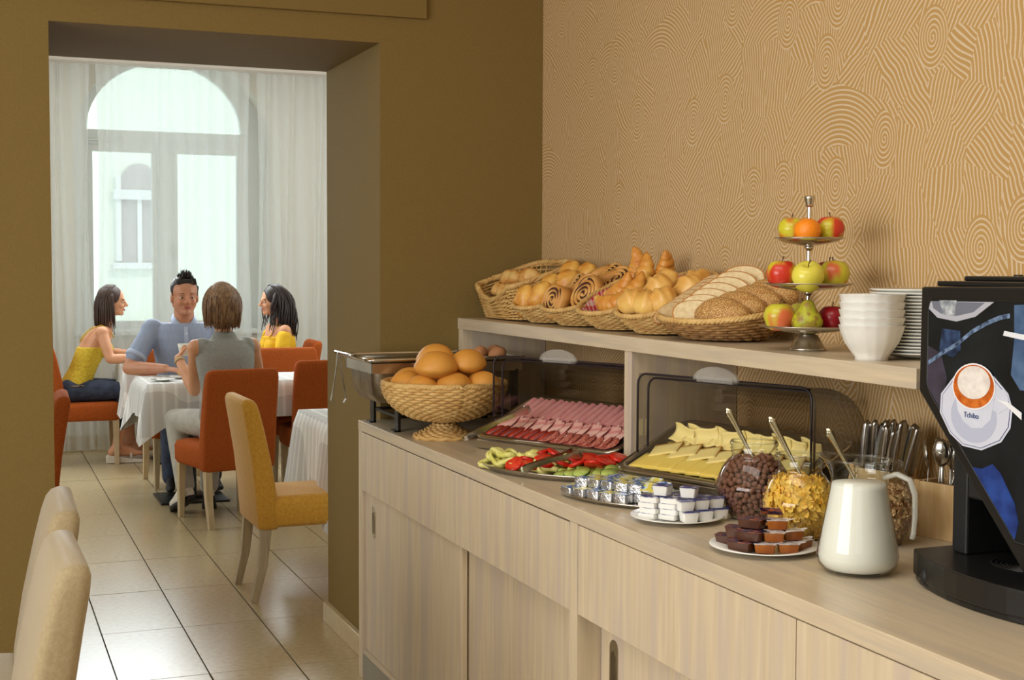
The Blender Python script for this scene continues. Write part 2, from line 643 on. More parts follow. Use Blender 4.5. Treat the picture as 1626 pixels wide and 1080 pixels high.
mb = MB().box(-14, 3.2, -4.2, 5.2, -.12, -.006)
floor = struct(obj('floor', mb, M_GROUT, smooth=False))
tile_me = mesh_of('tile', MB().box(-.354, .354, -.1645, .1645, -.012, 0), M_TILE, False)
for i in range(12):
    for j in range(11):
        x, y = -5.134 + .356 - .712 * (i - 0), .474 - .1675 + .335 * (j - 2)
        t = bpy.data.objects.new('tile', tile_me)
        COL.objects.link(t)
        t.parent = floor
        t.location = (x, y, rnd.uniform(-.0006, .0006))
        if i == 0:
            md = t.modifiers.new('edge', 'BEVEL'); md.width = .0015; md.segments = 1
plain = struct(obj('floor_near', MB().box(X0 + .86, 3.2, -4.2, 5.2, -.006, -.001).box(-5.1, X0 + .86, -4.2, -.37, -.006, -.001).box(-5.1, X0 + .86, 3.32, 5.2, -.006, -.001), M_TILE, smooth=False))

# olive wall with the deep opening
struct(obj('wall_left', MB().box(XB, X0, -4.2, .25, 0, 3.3).box(XB, X0, 1.42, YW + .35, 0, 3.3).box(XB, X0, .25, 1.42, 2.38, 3.3), M_WALL, smooth=False))
struct(obj('trim_1', MB().prism([(-2.2, 2.46), (1.60, 2.478), (1.60, 3.3), (-2.2, 3.3)], X0, X0 + .018, 'x'), M_WALL, smooth=False, bevel=.003))
struct(obj('wall_right', MB().box(X0, 3.2, YW, YW + .2, 0, 3.3), M_PAPER, smooth=False))
struct(obj('wall_front', MB().box(-5.6, 3.2, -4.3, -4.2, 0, 3.3).box(3.2, 3.3, -4.2, YW + .2, 0, 3.3), M_WALLD, smooth=False))
struct(obj('ceiling', MB().box(X0, 3.2, -4.2, YW + .2, 3.3, 3.4), M_CEIL, smooth=False))
struct(obj('baseboard_left', MB().box(XB - .0, X0 + .024, 1.396, 1.42, 0, .085).box(X0, X0 + .024, -4.2, .25, 0, .085), M_BASE, smooth=False, bevel=.003))

# dining room shell
struct(obj('ceiling_dining', MB().box(-12.3, XB, -2.2, 4.6, 3.4, 3.5), M_CEIL, smooth=False))
struct(obj('wall_dining', MB().box(-12.3, XB, -2.3, -2.2, 0, 3.4).box(-12.3, XB, 4.6, 4.7, 0, 3.4).box(XB - .02, XB - .001, -2.2, .2, 0, 3.4).box(XB - .02, XB - .001, 1.47, 4.6, 0, 3.4).box(XB - .02, XB - .001, .2, 1.47, 2.42, 3.4), M_WALLD, smooth=False))
# window wall with arched opening (polygon with hole made of strips)
YA, YB, ZSPR = .80, 2.46, 2.60
yc, ra = (YA + YB) / 2, (YB - YA) / 2
wb = MB()
wb.box(-12.35, -12.0, -2.2, YA, 0, 3.4).box(-12.35, -12.0, YB, 4.6, 0, 3.4).box(-12.35, -12.0, YA, YB, 0, .95)
K = 24
for k in range(K):
    a0, a1 = pi * k / K, pi * (k + 1) / K
    p = [(yc + ra * cos(a0), ZSPR + ra * sin(a0) * .92), (yc + ra * cos(a1), ZSPR + ra * sin(a1) * .92)]
    wb.prism([p[0], p[1], (p[1][0], 3.4), (p[0][0], 3.4)], -12.35, -12.0, 'x')
struct(obj('wall_back', wb, M_WALLD, smooth=False))
# window frame: arched head, transom, mullion, casements
M_FRAME = mat('white_window_paint', (226, 230, 228), .4)
wy0, wy1 = .92, 2.25
fc, fr_ = (wy0 + wy1) / 2, (wy1 - wy0) / 2
win = struct(obj('window_1', MB().box(-12.32, -12.24, wy0 - .12, wy0, .95, 2.71).box(-12.32, -12.24, wy1, YB + .02, .95, 2.71), M_FRAME, smooth=False))
ab = MB()
for k in range(K):
    a0, a1 = pi * k / K, pi * (k + 1) / K
    i0, i1 = (fc + fr_ * cos(a0), 2.71 + .60 * sin(a0)), (fc + fr_ * cos(a1), 2.71 + .60 * sin(a1))
    R2 = 1.0
    o0, o1 = (fc + .05 + R2 * cos(a0), 2.71 + R2 * sin(a0)), (fc + .05 + R2 * cos(a1), 2.71 + R2 * sin(a1))
    ab.prism([i0, i1, o1, o0], -12.33, -12.25, 'x')
obj('arched_head', ab, M_FRAME, win, smooth=False)
obj('transom', MB().box(-12.33, -12.22, wy0, wy1, 2.59, 2.715).box(-12.22, -12.2, wy0, wy1, 2.615, 2.635), M_FRAME, win, smooth=False, bevel=.004)
obj('mullion', MB().box(-12.33, -12.22, 1.51, 1.637, .95, 2.59), M_FRAME, win, smooth=False, bevel=.004)
for a, b in ((wy0, 1.51), (1.637, wy1)):
    obj('casement', MB().box(-12.31, -12.235, a, a + .045, .97, 2.59).box(-12.31, -12.235, b - .045, b, .97, 2.59).box(-12.31, -12.235, a + .045, b - .045, .97, 1.06).box(-12.31, -12.235, a + .045, b - .045, 2.53, 2.59), M_FRAME, win, smooth=False)
obj('window_handle', MB().box(-12.235, -12.2, 1.630, 1.650, 1.62, 1.74), M_STEEL, win, bevel=.004)
obj('pane', MB().box(-12.275, -12.27, wy0, 1.53, 1.0, 2.6), M_GLASS, win, smooth=False)
obj('pane', MB().box(-12.275, -12.27, 1.61, wy1, 1.0, 2.6), M_GLASS, win, smooth=False)
pts = [(fc + fr_ * cos(pi * k / K), 2.71 + .60 * sin(pi * k / K)) for k in range(K + 1)]
obj('pane', MB().prism(pts, -12.275, -12.27, 'x'), M_GLASS, win, smooth=False)
obj('window_sill', MB().box(-12.24, -11.93, YA - .02, YB + .02, .95, .99), M_FRAME, win, smooth=False, bevel=.004)
struct(obj('trim_2', MB().box(-11.72, -11.5, -2.2, 4.6, 3.19, 3.27), mat('curtain_pelmet_paint', (214, 204, 194), .7), smooth=False, bevel=.004))
struct(obj('baseboard_back', MB().box(-12.0, -11.985, -2.2, 4.6, 0, .1), M_BASE, smooth=False))

# sheer curtain
M_SHEER = sheer('sheer_white_voile', (250, 251, 250), .50)


def curtain(y0, y1, n, seed, amp, label):
    rg = random.Random(seed)
    k = 0
    ys = [y0 + (y1 - y0) * i / (n * 8) for i in range(n * 8 + 1)]
    phs = [rg.uniform(.55, 1.45) for _ in range(n + 2)]
    acc = [0]
    for i in range(1, n * 8 + 1):
        acc.append(acc[-1] + 2 * pi / 8 * phs[i // 8])
    m_ = MB()

    def fn(u, v):
        i = int(round(u * n * 8))
        z = 3.19 + (0.012 - 3.19) * v
        a = amp * (.55 + .6 * v) * (1 + .4 * sin(ys[i] * 3.1 + seed))
        dx = a * sin(acc[i] + .5 * sin(v * 2.5 + i * .01))
        return (-11.66 + dx, ys[i] + .02 * sin(v * 5 + acc[i] * .3), z + .006 * sin(acc[i]))
    m_.grid(fn, n * 8, 14)
    return tag(obj('sheer_curtain', m_, M_SHEER, fix=False), label, 'curtain')


curtain(-.5, .90, 22, 1, .03, 'sheer white curtain gathered left of the arched window')
curtain(.95, 2.22, 11, 2, .034, 'sheer white curtain hanging across the middle of the arched window')
curtain(2.27, 3.9, 24, 3, .034, 'sheer white curtain gathered right of the arched window')

# house across the street
M_FAC = mat('cream_facade_plaster', (228, 236, 222), .9)
fac = thing('house_facade', 'pale yellow house facade across the street seen through the arched window', 'building', (-19, 2.1, 0))
obj('facade_wall', MB().box(-.6, 0, -9, 9, -4, 5.6), M_FAC, fac, smooth=False)
wpts = [(-.24, 1.6), (.24, 1.6), (.24, 2.40), (-.24, 2.40)]
fw_ = obj('facade_window', MB().box(0, .06, -.31, -.24, 1.6, 2.75).box(0, .06, .24, .31, 1.6, 2.75).box(0, .1, -.36, .36, 1.5, 1.58).box(0, .1, -.34, .34, 2.43, 2.56).box(0, .05, -.03, .03, 1.58, 2.43), M_FRAME, fac, smooth=False)
ap = [(.24 * cos(pi * k / 12), 2.68 + .24 * sin(pi * k / 12)) for k in range(13)]
obj('pane', MB().prism([(-.24, 1.58), (.24, 1.58), (.24, 2.43), (-.24, 2.43)], .0, .02, 'x').prism([(.24, 2.56)] + ap + [(-.24, 2.56)], 0, .02, 'x'), mat('facade_glass', (176, 170, 172), .2), fw_, smooth=False)
obj('facade_cornice', MB().box(0, .2, -9, 9, .55, .75), M_FAC, fac, smooth=False)

# ------------------------------------------------------------------ buffet counter
XM = -2.93
XE = -1.0


def panel(name, parent, x0, x1, z0, z1, y=YF, t=.018, m=None):
    return obj(name, MB().box(x0, x1, y, y + t, z0, z1), m or W_FRONT, parent, smooth=False, bevel=.0012, seg=1)


def slot_pull(parent, x, z, y):
    h = obj('recessed_pull', MB().prism(rr(x - .022, x + .022, z - .062, z + .062, .0215, 6), y - .0025, y + .001, 'y'), M_STEEL, parent, smooth=False, bevel=.001)
    obj('pull_recess', MB().prism(rr(x - .014, x + .014, z - .045, z + .035, .0135, 6), y - .0032, y - .002, 'y'), M_STEELD, h, smooth=False)
    return h


cab = thing('buffet_cabinet', 'pale ash buffet cabinet against the olive wall with two sliding doors', 'cabinet', (0, 0, 0))
obj('carcass', MB().box(X0 + .018, XM - .02, YF + .06, YW - .002, .1, .93), W_DARK, cab, smooth=False)
obj('side_panel', MB().box(X0 + .002, X0 + .046, YF, YW - .003, 0, .934), W_FRONT, cab, smooth=False, bevel=.001)
obj('side_panel', MB().box(-2.976, -2.93, YF, YW - .003, 0, .934), W_FRONT, cab, smooth=False, bevel=.001)
panel('fascia_panel', cab, -4.871, -3.924, .714, .930)
panel('fascia_panel', cab, -3.921, -2.979, .714, .930)
d_ = panel('sliding_door', cab, -4.871, -3.79, .112, .713, YF + .012)
slot_pull(d_, -4.75, .615, YF + .012)
panel('sliding_door', cab, -3.83, -2.979, .112, .713, YF + .036)
obj('door_track', MB().box(-4.871, -2.979, YF + .002, YF + .06, .098, .111), W_TOP, cab, smooth=False)
obj('plinth', MB().box(-4.871, -2.979, YF + .004, YF + .022, 0, .098), W_GREY, cab, smooth=False)

cab2 = thing('buffet_cabinet', 'pale ash buffet cabinet under the milk jug with steel slot pull', 'cabinet', (0, 0, 0))
obj('carcass', MB().box(XM + .02, XE - .01, YF + .08, YW - .002, .1, .93), W_DARK, cab2, smooth=False)
obj('back_panel', MB().box(XM + .002, XE, YF + .065, YF + .078, .1, .713), W_FRONT, cab2, smooth=False)
panel('fascia_panel', cab2, -2.926, -2.003, .716, .932)
panel('fascia_panel', cab2, -1.999, -1.02, .716, .932)
d_ = panel('sliding_door', cab2, -2.84, -1.95, .112, .715, YF + .03)
slot_pull(d_, -2.785, .625, YF + .03)
panel('sliding_door', cab2, -1.98, -1.02, .112, .715, YF + .05)
obj('plinth', MB().box(XM, XE, YF + .004, YF + .022, 0, .098), W_GREY, cab2, smooth=False)
obj('side_panel', MB().box(XE - .02, XE, YF, YW - .003, 0, .934), W_FRONT, cab2, smooth=False)

tag(obj('worktop', MB().box(X0 + .002, XE + .02, YF - .002, YW - .002, .9345, ZC), W_TOP, smooth=False, bevel=.002), 'long pale ash worktop covering both buffet cabinets', 'worktop')

sh = thing('serving_shelf', 'raised pale ash serving shelf along the wallpapered wall above the worktop', 'shelf', (0, 0, 0))
obj('shelf_board', MB().box(X0 + .002, -2.185, YS, YW - .002, ZS - .042, ZS), W_TOP, sh, smooth=False, bevel=.0015)
for x, y in ((X0 + .002, YS + .004), (-3.485, YS + .004), (-2.235, 1.93)):
    obj('upright_panel', MB().box(x, x + .045, y, YW - .002, ZC, ZS - .042), W_FRONT, sh, smooth=False, bevel=.0015)

# ------------------------------------------------------------------ weaving


def weave(fn, rows, stakes, r, amp, m, name, parent, v0=0., v1=1., nside=5, seedj=0, flat=1.35):
    """strands that run round, in front of and behind upright stakes; fn(u, v) -> point, outward normal"""
    b = MB()
    n = stakes * 2
    for k in range(rows):
        v = v0 + (v1 - v0) * k / max(rows - 1, 1)
        path = []
        for i in range(n):
            u = i / n
            p, nr = fn(u, v)
            off = amp * (1 if ((i // 2 + k) % 2 == 0) else -1) if i % 2 == 0 else 0
            path.append(Vector(p) + Vector(nr) * off)
        b.tube(path, r, nside, closed=True, flat=flat)
    return stuff(obj(name, b, m, parent, fix=False))


def stakes_of(fn, stakes, r, m, parent, v0=0., v1=1., k=6):
    b = MB()
    for i in range(stakes):
        b.tube([Vector(fn((i) / stakes, v0 + (v1 - v0) * j / k)[0]) for j in range(k + 1)], r, 4)
    return stuff(obj('stakes', b, m, parent, fix=False))


def braid_rim(fn, v, r, m, parent, n=90, twist=24, strands=3):
    b = MB()
    for s in range(strands):
        path = []
        for i in range(n):
            u = i / n
            p, nr = fn(u, v)
            a = 2 * pi * (twist * u + s / strands)
            path.append(Vector(p) + Vector(nr) * (cos(a) * r * .8) + Vector((0, 0, 1)) * (sin(a) * r * .8))
        b.tube(path, r, 6, closed=True)
    return obj('braided_rim', b, m, parent, fix=False)


def oval_fn(a0, b0, a1, b1, h0, h1, front, back, power=2.0, dip=0.0, bow=.0):
    """flared oval (or squarish) side wall; v from base to rim; rim height runs from front (-y) to back (+y)"""
    def f(u, v):
        t = 2 * pi * u
        c, s = cos(t), sin(t)
        e = 2 / power
        x = (abs(c) ** e) * (1 if c > 0 else -1)
        y = (abs(s) ** e) * (1 if s > 0 else -1)
        w = v + bow * sin(pi * v)
        A, B = a0 + (a1 - a0) * w, b0 + (b1 - b0) * w
        k = (y + 1) / 2
        H = front + (back - front) * k
        H -= dip * max(0, 1 - (abs(x) / .75) ** 2) * (1 if y < -.5 else 0)
        p = (A * x, B * y, h0 + (H - h0) * v)
        nr = Vector((x / max(A, .01), y / max(B, .01), 0)).normalized()
        return p, nr
    return f


def basket_floor(fn, m, parent, n=40):
    b = MB()
    pts = [fn(i / n, 0)[0] for i in range(n)]
    b.prism([(p[0], p[1]) for p in pts], pts[0][2], pts[0][2] + .006, 'z')
    return obj('basket_base', b, m, parent, smooth=False)


# ------------------------------------------------------------------ bread shapes


def lump(b, L, W, H, seed, n=18, m=12, bend=0., crease=0.):
    rg = random.Random(seed)
    ph = [rg.uniform(0, 6.28) for _ in range(6)]
    s0 = len(b.v)
    b.ell((0, 0, 0), (1, 1, 1), n, m)
    for i in range(s0, len(b.v)):
        x, y, z = b.v[i]
        k = 1 + .035 * sin(3 * x + ph[0]) + .03 * sin(4 * y + ph[1]) + .03 * sin(5 * z + ph[2])
        z2 = z * (H if z > 0 else H * .75)
        if crease and z > 0:
            z2 *= 1 - crease * math.exp(-(y / .12) ** 2)
        b.v[i] = (x * L * k, y * W * k + bend * x * x, z2 * k)
    return b


def croissant_mb(seed, L=.062, R=.027, bend=.03, turns=7):
    b = MB()
    rg = random.Random(seed)
    N_ = 34
    path, rad = [], []
    for i in range(N_ + 1):
        t = -1 + 2 * i / N_
        path.append((t * L, bend * t * t, 0))
        e = (1 - abs(t) ** 1.7) ** .75
        ridge = ((t * .5 + .5) * turns) % 1
        rad.append(max(.004, R * e * (1.0 - .22 * ridge ** 2) + .004))
    b.tube(path, rad, 12, flat=.85)
    return b


def fold_pastry_mb(seed):
    """flaky folded pastry: a fat tapering roll with overlapping leaf edges"""
    b = MB()
    path, rad = [], []
    N_ = 30
    for i in range(N_ + 1):
        t = i / N_
        path.append((-.07 + .14 * t, .014 * sin(t * 4 + seed), .010 * sin(t * 5 + seed * 2)))
        e = (sin(pi * min(1, .06 + t * .94)) ** .6) * (1.05 - .62 * t)
        rad.append(max(.005, .040 * e * (1 - .16 * ((t * 5.2) % 1))))
    b.tube(path, rad, 12, flat=.72)
    return b


def pocket_mb(seed, L=.062, W=.046, H=.038):
    """puffed pastry pocket with a raised fold across it"""
    b = MB()
    s0 = len(b.v)
    b.ell((0, 0, 0), (1, 1, 1), 28, 18)
    for i in range(s0, len(b.v)):
        x, y, z = b.v[i]
        k = 1 + .05 * sin(3.1 * x + seed) + .05 * sin(4 * y + 2 * seed) + .04 * sin(9 * x + 5 * y + seed)
        f = math.exp(-((x * .8 + y * .6 - .1) / .10) ** 2) - .6 * math.exp(-((x * .8 + y * .6 - .36) / .10) ** 2)
        z2 = z * (H if z > 0 else H * .7) * (1 + (.16 * f if z > 0 else 0))
        b.v[i] = (x * L * k * (1 - .25 * max(0, x)), y * W * k, z2 * k)
    return b


def swirl_bun(name, label, M_, R=.045, h=.03, group=None, turns=3.8):
    o = thing(name, label, 'pastry', M=M_, group=group)
    b = MB()
    f_ = MB()
    N_ = 70
    path, fil = [], []
    for i in range(N_ + 1):
        t = i / N_
        a = 2 * pi * turns * t
        r = .004 + (R - .006) * t
        path.append((r * cos(a), r * sin(a), .003 * sin(a * 2)))
        r2 = r - (R / turns) * .5 + .0005
        if r2 > .003:
            fil.append((r2 * cos(a), r2 * sin(a), .0))
    w = R / turns * .5
    rings = []
    for i, p in enumerate(path):
        p = Vector(p)
        q = Vector((p.x, p.y, 0)).normalized() * w * .92
        rings.append([p - q + Vector((0, 0, -h / 2)), p + q + Vector((0, 0, -h / 2)), p + q * .95 + Vector((0, 0, h * .35)), p + Vector((0, 0, h * .5)), p - q * .95 + Vector((0, 0, h * .35))])
    b.loops(rings)
    obj('dough_coil', b, M_DOUGH, o)
    rings = []
    for p in fil:
        p = Vector(p)
        q = Vector((p.x, p.y, 0)).normalized() * w * .42
        rings.append([p - q + Vector((0, 0, -h * .4)), p + q + Vector((0, 0, -h * .4)), p + q + Vector((0, 0, h * .43)), p - q + Vector((0, 0, h * .43))])
    f_.loops(rings)
    obj('cocoa_spiral', f_, M_SWIRL, o)
    return o


def bread_slice_mb(w=.055, h=.042, t=.011, seed=0):
    """domed slice, flat at the bottom, in the xz plane"""
    pts = []
    for i in range(22):
        a = 2 * pi * i / 22
        x = w * cos(a)
        z = h * sin(a)
        if z < -h * .62:
            z = -h * .62
        pts.append((x * (1 + .02 * sin(3 * a + seed)), z + .004 * cos(2 * a + seed)))
    return pts


def slice_obj(name, label, M_, pts, t, mc, mr, group):
    o = thing(name, label, 'bread', M=M_, group=group)
    obj('crumb', MB().prism([(x * .93, z * .93) for x, z in pts], -t / 2 - .0004, t / 2 + .0004, 'y'), mc, o, smooth=False)
    rim = MB()
    n = len(pts)
    rings = [[(x * k, y, z * k) for x, z in pts] for k, y in ((.925, -t / 2), (1, -t / 2 + .0015), (1, t / 2 - .0015), (.925, t / 2))]
    rim.loops(rings, cap=False)
    obj('crust', rim, mr, o, smooth=False)
    return o


def basis(loc, fwd, up=(0, 0, 1), roll=0., scale=1.):
    """matrix with local X along fwd"""
    x = Vector(fwd).normalized()
    y = Vector(up).cross(x)
    y = y.normalized() if y.length > 1e-6 else x.orthogonal().normalized()
    z = x.cross(y)
    m = Matrix((x, y, z)).transposed().to_4x4()
    m = m @ RX(roll)
    if scale != 1:
        m = m @ Matrix.Scale(scale, 4)
    m.translation = Vector(loc)
    return m


# ------------------------------------------------------------------ willow basket with seeded rolls (beside the olive wall)
g = thing('willow_basket', 'square willow basket of seeded rolls with dipped front beside the olive wall', 'basket', (-4.665, 1.905, ZS))
fnw = oval_fn(.175, .10, .205, .135, .006, 0, .122, .215, 6.0, .05)
weave(fnw, 12, 44, .0042, .005, M_WICK, 'woven_side', g, .03, .95)
stakes_of(fnw, 22, .003, M_WICK, g)
braid_rim(fnw, 1.0, .0068, M_WICK, g, 120, 30)
basket_floor(fnw, M_WICK, g)
rp = [(-.115, -.05, .05), (-.03, -.06, .05), (.055, -.055, .05), (.13, -.05, .055), (-.09, .03, .075), (.0, .03, .08), (.09, .03, .085), (.14, .06, .09), (-.05, -.01, .098), (.05, -.0, .105), (-.13, .08, .085), (-.11, -.015, .098)]
where = ['front left corner', 'front, second from the left', 'front, third from the left', 'front right corner', 'left of the middle', 'middle under the top ones', 'right of the middle', 'back right corner', 'on top left of centre', 'on top right of centre', 'back left corner', 'on top at far left']
roll0 = None
for (x, y, z), w in zip(rp, where):
    M_ = T(-4.665 + x, 1.905 + y, ZS + z + .052) @ RZ(rnd.uniform(-1, 1)) @ RY(rnd.uniform(-.3, .3))
    lab = 'seeded golden roll in the square willow basket, ' + w
    if roll0 is None:
        roll0 = tag(obj('seeded_roll', lump(MB(), .048, .038, .036, 3, crease=.25), M_ROLLD), lab, 'bread roll', 'seeded rolls in the square willow basket')
        roll0.matrix_world = M_
    else:
        dup(roll0, lab, M=M_)

# ------------------------------------------------------------------ four small tilted wicker baskets with gingham cloths
bask = []
specs = [(-4.335, 'first small wicker basket right of the square one, holding tall pastries'),
         (-4.075, 'small wicker basket of cocoa swirl buns'),
         (-3.79, 'small wicker basket of croissants'),
         (-3.52, 'small wicker basket of pale pastries beside the sliced bread')]
for i, (x, lab) in enumerate(specs):
    o = None
    if i == 0:
        o = thing('wicker_basket', lab, 'basket', (x, 1.885, ZS), radians(16), 'small wicker baskets of pastries')
        fno = oval_fn(.072, .078, .128, .150, .006, 0, .055, .182, 2.3, 0, .10)
        weave(fno, 11, 34, .0036, .0042, M_WICK, 'woven_side', o, .03, .95)
        stakes_of(fno, 17, .0026, M_WICK, o)
        braid_rim(fno, 1.0, .0052, M_WICK, o, 100, 26)
        basket_floor(fno, M_WICK, o)
        fni = oval_fn(.064, .070, .119, .141, .014, 0, .053, .178, 2.3, 0, .10)
        lb = MB()
        lb.grid(lambda u, v: tuple(Vector(fni(u, v)[0]) + Vector((0, 0, .004 * sin(u * 40) * v))), 48, 6, cu=True)
        lb.f.append(tuple(range(47, -1, -1))); lb.m.append(0)
        obj('gingham_liner', lb, M_GING, o, fix=False)
        bask.append(o)
    else:
        bask.append(dup(bask[0], lab, loc=(x, 1.885, ZS)))


def inb(i, x, y, z):
    """point inside small basket i, floor rising to the back"""
    c, s = cos(radians(16)), sin(radians(16))
    return Vector((specs[i][0] + x * c - y * s, 1.885 + x * s + y * c, ZS + z))


# basket 1: tall folded pastries
pp = [(-.06, -.085, .085, (.05, .1, .9)), (.01, -.07, .10, (.25, .45, .8)), (-.055, .02, .125, (.1, .35, .9)), (.045, .015, .14, (.2, .3, .9)), (-.02, .085, .17, (.1, .2, 1)), (.07, .085, .165, (.3, .1, .7)), (.07, -.06, .085, (.8, .3, .4))]
pw = ['front left', 'front middle', 'standing in the middle left', 'standing tall in the middle', 'tallest at the back', 'back right', 'front right corner lying']
p0 = None
for k, ((x, y, z, d), w) in enumerate(zip(pp, pw)):
    M_ = basis(inb(0, x, y, z), d, (0, -1, .2), rnd.uniform(-.5, .5), 1.0)
    lab = 'golden folded pastry in the first small wicker basket, ' + w
    if p0 is None:
        p0 = tag(obj('folded_pastry', pocket_mb(2.2, .074, .040, .036), M_PASTRY), lab, 'pastry', 'folded pastries')
        p0.matrix_world = M_
    else:
        dup(p0, lab, M=M_)
# basket 2: cocoa swirls
sw = [(-.04, -.10, .085, (.15, -1, .25)), (.04, -.03, .12, (.1, -1, .45)), (-.06, .0, .12, (-.2, -.8, .6)), (.080, -.070, .105, (.3, -1, .5)), (.02, .07, .165, (0, -.6, 1)), (-.05, .085, .165, (-.2, -.5, 1)), (.09, .06, .15, (.3, -.8, .8))]
sww = ['front left showing its spiral', 'large one in the middle', 'left behind the front one', 'front right low down', 'top at the back', 'back left', 'back right']
s0 = None
for (x, y, z, d), w in zip(sw, sww):
    x_ = Vector(d).normalized()
    q = Vector((0, 0, 1)).rotation_difference(x_).to_matrix().to_4x4()
    M_ = T(*inb(1, x, y, z)) @ q @ RZ(rnd.uniform(0, 6))
    lab = 'cocoa swirl bun in its wicker basket, ' + w
    if s0 is None:
        s0 = swirl_bun('swirl_bun', lab, M_, .062, .040, 'cocoa swirl buns')
    else:
        dup(s0, lab, M=M_)
# basket 3: croissants
cr = [(.025, -.085, .080, (1, .25, .1), .3), (.08, -.05, .115, (.5, .5, .7), .2), (.0, -.02, .12, (.9, .2, .5), .5), (.05, .03, .17, (.2, .3, .9), .2), (-.03, .08, .185, (.15, .2, .9), 1.2), (.09, .08, .18, (.3, .2, .9), 2.0), (.0, .0, .10, (1, -.2, 0), 0)]
cw = ['front, lying across', 'front right leaning', 'left of the middle', 'standing in the middle', 'standing at the back left', 'standing at the back right', 'buried in the middle']
c0 = None
for (x, y, z, d, ro), w in zip(cr, cw):
    M_ = basis(inb(2, x, y, z), d, (0, -1, .3), ro, 1.12)
    lab = 'golden croissant in the croissant basket, ' + w
    if c0 is None:
        c0 = tag(obj('croissant', croissant_mb(2), M_CROI), lab, 'croissant', 'croissants in the wicker basket')
        c0.matrix_world = M_
    else:
        dup(c0, lab, M=M_)
# basket 4: pale pastries
M_PALE = mat('pale_glazed_pastry', (214, 148, 58), .35, col2=(242, 202, 116), scale=8, lo=.3, hi=.65, bump=.2, bscale=40)
pa = [(-.045, -.09, .095, (.9, .3, .15)), (.06, -.07, .10, (.8, .5, .2)), (-.03, -.0, .135, (.7, .4, .5)), (.075, .02, .135, (.5, .5, .4)), (.05, .075, .150, (1, .1, .1)), (-.05, .05, .150, (.4, .2, .8)), (.02, -.09, .088, (.9, .1, -.2))]
paw = ['large one at front left', 'front right', 'middle left', 'middle right', 'back under the cloth', 'back left standing', 'lowest at the very front']
a0 = None
for (x, y, z, d), w in zip(pa, paw):
    M_ = basis(inb(3, x, y, z), d, (0, -.6, 1), rnd.uniform(-.4, .4), 1.0)
    lab = 'pale puffy pastry in the basket beside the sliced bread, ' + w
    if a0 is None:
        a0 = tag(obj('puffy_pastry', pocket_mb(1.3), M_PALE), lab, 'pastry', 'pale puffy pastries')
        a0.matrix_world = M_
    else:
        dup(a0, lab, M=M_)

# ------------------------------------------------------------------ big oval bread basket
BX, BY = -3.20, 1.895
g = thing('bread_basket', 'large shallow oval basket of sliced bread left of the fruit stand', 'basket', (BX, BY, ZS), radians(20))
fnb = oval_fn(.105, .085, .185, .165, .006, 0, .055, .120, 2.2, 0, .16)
weave(fnb, 8, 40, .0046, .005, M_WICKD, 'woven_side', g, .03, .93)
stakes_of(fnb, 20, .003, M_WICKD, g)
braid_rim(fnb, 1.0, .0055, M_WICK, g, 110, 30)
basket_floor(fnb, M_WICKD, g)


def inbig(x, y, z):
    c, s = cos(radians(20)), sin(radians(20))
    return Vector((BX + x * c - y * s, BY + x * s + y * c, ZS + z))


# the slices face the viewer in three rows: grey bread, white bread, dark loaf
def facing(pos, n, tilt=0.):
    y = Vector(n).normalized()
    x = y.cross(Vector((0, 0, 1))).normalized()
    z = x.cross(y)
    m = Matrix((x, y, z)).transposed().to_4x4() @ RY(tilt)
    m.translation = Vector(pos)
    return m


white = bread_slice_mb(.060, .050)
wh = None
for k in range(7):
    t = k / 6
    pos = Vector((-3.185, 1.790, ZS + .070)).lerp(Vector((-3.225, 1.965, ZS + .160)), t)
    M_ = facing(pos, (.72, -.50, .62 - .25 * t), rnd.uniform(-.15, .15))
    lab = 'white bread slice in the big basket, %s from the front of its row' % ORD[k]
    if wh is None:
        wh = slice_obj('bread_slice', lab, M_, white, .012, M_CRUMB, M_CRUST, 'white bread slices in the big basket')
    else:
        dup(wh, lab, M=M_)
gr = None
for k in range(8):
    t = k / 7
    pos = Vector((-3.275, 1.765, ZS + .064)).lerp(Vector((-3.33, 1.93, ZS + .140)), t)
    M_ = facing(pos, (.62, -.58, .55 - .1 * t), rnd.uniform(-.2, .2))
    lab = 'grey wheat bread slice at the basket\'s left side, %s from the front' % ORD[k]
    if gr is None:
        gr = slice_obj('bread_slice', lab, M_, bread_slice_mb(.045, .04, seed=2), .012, M_BRUMB, M_CRUST, 'grey bread slices in the big basket')
    else:
        dup(gr, lab, M=M_)
rye = None
for k in range(4):
    t = k / 3
    pos = Vector((-3.095, 1.825, ZS + .070)).lerp(Vector((-3.10, 1.975, ZS + .118)), t)
    M_ = basis(pos, (.95, .5, .02), (-.1, -.45, 1)) @ RX(-.15)
    lab = 'dark seeded rye piece at the basket\'s right side, %s from the front' % ORD[k]
    if rye is None:
        rye = tag(obj('rye_bread', lump(MB(), .080, .046, .050, 9, 22, 12), M_RYE), lab, 'bread', 'rye bread pieces in the big basket')
        rye.matrix_world = M_
    else:
        dup(rye, lab, M=M_)

# ------------------------------------------------------------------ seagrass bowl of buns on a foot
BBX, BBY = -4.31, 1.468
g = thing('pedestal_basket', 'round seagrass basket on a woven foot, heaped with brown buns', 'basket', (BBX, BBY, ZC))


def bowl_fn(u, v):
    t = 2 * pi * u
    a = v * pi / 2
    r = .032 + (.206 - .032) * sin(a) ** .85
    z = .064 + (.188 - .064) * (1 - cos(a)) ** .9
    return (r * cos(t), r * sin(t), z), Vector((cos(t) * .8, sin(t) * .8, -.4))


def foot_fn(u, v):
    t = 2 * pi * u
    r = .026 + (.101 - .026) * v
    z = .060 - .054 * v ** .55
    return (r * cos(t), r * sin(t), z), Vector((cos(t) * .3, sin(t) * .3, .9))


